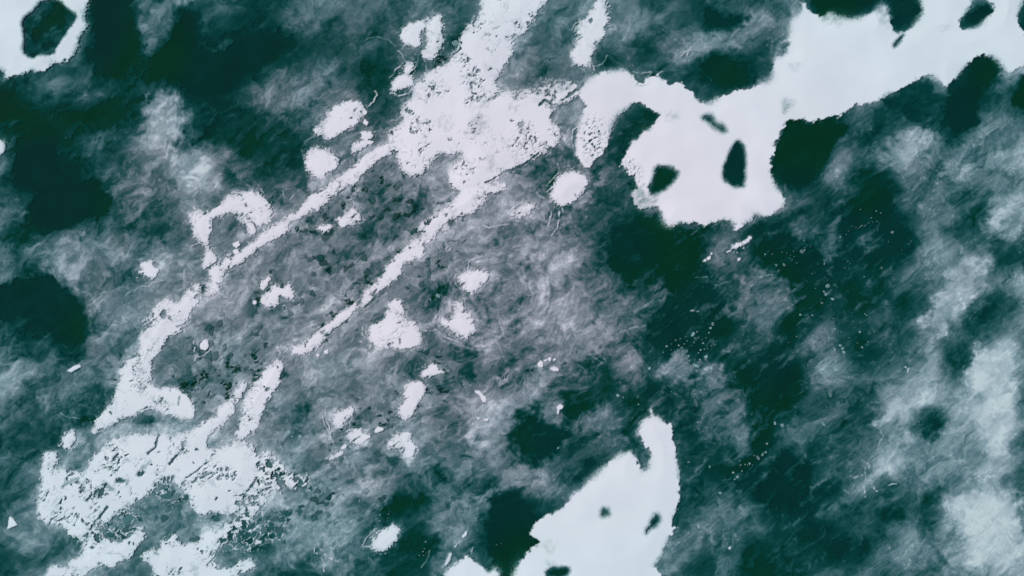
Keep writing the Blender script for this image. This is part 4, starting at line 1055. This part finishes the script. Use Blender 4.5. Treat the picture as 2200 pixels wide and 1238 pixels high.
# ---------------------------------------------------------------- loose pale fragments
CHIPS = [
 ('M3', 'small pale ice fragment scattered on dark green water right of the centre', 'pale fragments on the green water right of the centre',
  '1205,985,16 1160,1100,14 1290,1135,16 1225,1195,16 1335,920,14 1320,945,10 1145,1050,6 1155,1000,5 1230,970,8 1270,1045,8 1130,1075,9 1110,1060,6 1255,1090,7 1175,1130,7 1180,1160,7 1250,1155,7 1215,1155,5 1030,1065,8 1005,1105,6 1060,1050,5 1090,1025,6 1120,1015,5 1325,1060,6 1350,1055,5 1290,1010,6 1340,1030,4 1325,1210,14 915,1212,10 975,1180,6 1240,1200,9 1280,1085,5 1210,1040,5 1195,1060,4 1165,1030,5 1240,1110,5 1060,1090,5 1100,1085,4 1300,1080,4 1215,1010,5 1265,1020,4 1310,975,6'),
 ('M4', 'small pale ice fragment on the green patch right of the snow head', 'pale fragments on the green patch right of the snow head',
  '380,437,15 397,428,9 438,403,5 393,364,4 325,434,4 305,460,4 262,524,11 183,452,6 280,445,4 612,463,7 530,518,7 573,490,4 447,583,5 300,480,3 330,470,3 315,490,3 400,410,3 210,525,10 135,455,6 250,440,3 345,512,3'),
 ('M4', 'pale ice fragment in the short upright row right of the green patch', 'pale fragments in a short upright row',
  '552,665,16 527,702,8 540,720,13 585,752,13 513,778,9 550,625,5'),
 ('M4', 'tiny pale ice fragment in the slanting line across the dark green strip', 'tiny fragments in a slanting line',
  '875,167,6 905,180,4 880,235,4 842,212,4 825,245,4 770,270,6 780,262,4 715,268,4 690,300,4 740,275,3 803,260,3 635,340,9 675,322,4 795,268,4 755,283,3 850,240,3 770,155,3'),
 ('M4', 'lone pale ice fragment on dark ice in the right half', 'lone pale fragments on dark ice at the right',
  '983,308,10 956,371,5 1105,367,4 1043,425,4 910,546,9 793,603,5 350,98,5 685,500,4 665,545,4 1090,385,3 700,515,4'),
 ('M4', 'pale rounded ice piece on teal ice below the middle of the right half', 'pale rounded pieces on teal ice at the right',
  '600,950,8 640,970,6 780,1072,10 765,970,8 810,860,6 600,1090,15 650,1080,12 470,680,4 820,1035,5 292,1040,4 660,1105,12 605,1165,14 635,1060,12 370,857,8 345,1000,5 520,1220,12 610,1225,14 560,1010,6 720,900,5 690,1010,6 590,880,5 860,970,7 450,860,7 420,1190,5 800,850,5 750,1045,5'),
 ('B3', 'small pale ice fragment trailing off the pale wisp right of the bottom snow mass', 'pale fragments trailing right of the bottom snow mass',
  '1470,550,10 1500,580,13 1520,500,9 1515,470,6 1580,490,8 1550,495,5 1640,455,14 1665,430,10 1695,360,7 1610,437,4 1420,595,4 1750,225,9 1800,235,9 1315,510,10 1175,480,10 1385,685,13 1235,215,6 1265,500,5 1440,460,4 1480,595,8 1530,540,5 1600,500,4 1405,600,4'),
 ('B3', 'small pale ice fragment on dark water above the bottom snow mass', 'pale fragments on dark water above the bottom snow mass',
  '308,385,8 430,240,9 705,38,11 835,45,6 840,95,7 740,50,6 800,185,5 600,370,5 240,465,4 370,268,5 1060,10,4 1130,15,4 1170,20,4 1100,35,3 1210,130,4 850,340,4'),
 ('B4', 'pale ice fragment at the frayed end of the pale wisp in the lower right', 'pale fragments at the frayed wisp in the lower right',
  '35,490,9 90,450,16 120,430,12 150,355,8 200,218,9 250,235,14 285,237,8 20,500,4 140,415,9 210,290,5 365,335,6'),
 ('B4', 'pale leaf shaped ice piece on dark ice in the lower right', None, '525,228,25'),
 ('B4', 'small pale ice piece above the leaf shaped one in the lower right', None, '545,115,9'),
 ('B4', 'broad pale ice piece at the top of the lower right quarter', None, '572,30,24'),
 ('M2', 'flat grey ice piece inside the dark oval in the centre, larger of two', None, '1212,732,24'),
 ('M2', 'small grey ice piece inside the dark oval in the centre, smaller of two', None, '1160,755,11'),
 ('T2', 'grey ice piece on the edge of the wide white snow band', None, '1325,290,26'),
 ('B2', 'pale ice piece lying in the dark pool below the egg shaped patch', None, '1128,1010,6'),
 ('B2', 'tiny pale ice crumb in the dark green pool at the bottom', 'tiny crumbs in the dark pool at the bottom',
  '1095,995,4 1120,1055,4 1110,1075,5 1085,1100,5 1150,1075,5 1115,1100,4 1600,1030,5 1630,1022,3 1135,1085,3 1130,1110,3'),
 ('B2', 'pale ice crumb on grey ice in the lower middle', 'pale crumbs on grey ice in the lower middle',
  '800,835,8 825,830,7 640,815,5 1465,850,6 180,260,12 220,280,16 295,310,14 240,310,10 915,270,7 875,225,7 930,215,6 970,232,12 845,415,6 855,345,5 690,732,7 1660,455,5'),
]
pale = lin([138, 172, 180]) / LEVEL
for ti, (t, lab, grp, s) in enumerate(CHIPS):
    sizes = sorted((float(r_.split(',')[2]) for r_ in s.split()), reverse=True)
    for q, rec in enumerate(s.split()):
        x, y, r = map(float, rec.split(','))
        rnd = random.Random(ti * 100 + q)
        ox, oy = TILES[t]
        u, v = ox + x / K, oy + y / K
        r0 = r
        r = max(r / K, 1.1) * UM * 1.05
        cx, cy = to_xy(u, v)
        n = rnd.choice((6, 7, 8, 9)); a0 = rnd.random() * 6.28
        el = rnd.uniform(.55, .95); ro = rnd.uniform(0, 3.14)
        if 'leaf' in lab: el, ro, n = .42, -.85, 9
        pts = []
        for i in range(n):
            a = a0 + i * 2 * math.pi / n + rnd.uniform(-.25, .25)
            rr = r * rnd.uniform(.68, 1.15)
            ax_, ay_ = rr * math.cos(a), rr * el * math.sin(a)
            pts.append((cx + ax_ * math.cos(ro) - ay_ * math.sin(ro), cy + ax_ * math.sin(ro) + ay_ * math.cos(ro)))
        pts = hull(pts)
        j = int(np.clip(np.searchsorted(ys, v), 0, len(ys) - 1)); i_ = int(np.clip(np.searchsorted(xs, u), 0, len(xs) - 1))
        base = float(max(z_ice[j, i_], -.03)); around = COL[j, i_]
        f = rnd.uniform(.25, .8)
        if 'grey ice piece' in lab: f = .5
        c = around + (pale - around) * f
        o = slab('ice_fragment', pts, base - .04, base + .05 + .02 * rnd.random(), c, M_PLATE, bevel=.22, jit=.01)
        if grp and r0 == sizes[0] and sizes[1] < sizes[0]:
            tag(o, 'largest ' + lab.replace('small ', '').replace('tiny ', ''), 'ice fragment')
        else:
            l2 = lab
            if grp:
                base_ = lab.replace('tiny ', '').replace('small ', '')
                l2 = ('chunky ' if r0 >= 12 else 'small ' if r0 >= 7 else 'tiny ') + base_
            tag(o, l2, 'ice fragment', grp)

print('TRIS', sum(len(o.data.polygons) * 2 for o in scene.objects if o.type == 'MESH'))
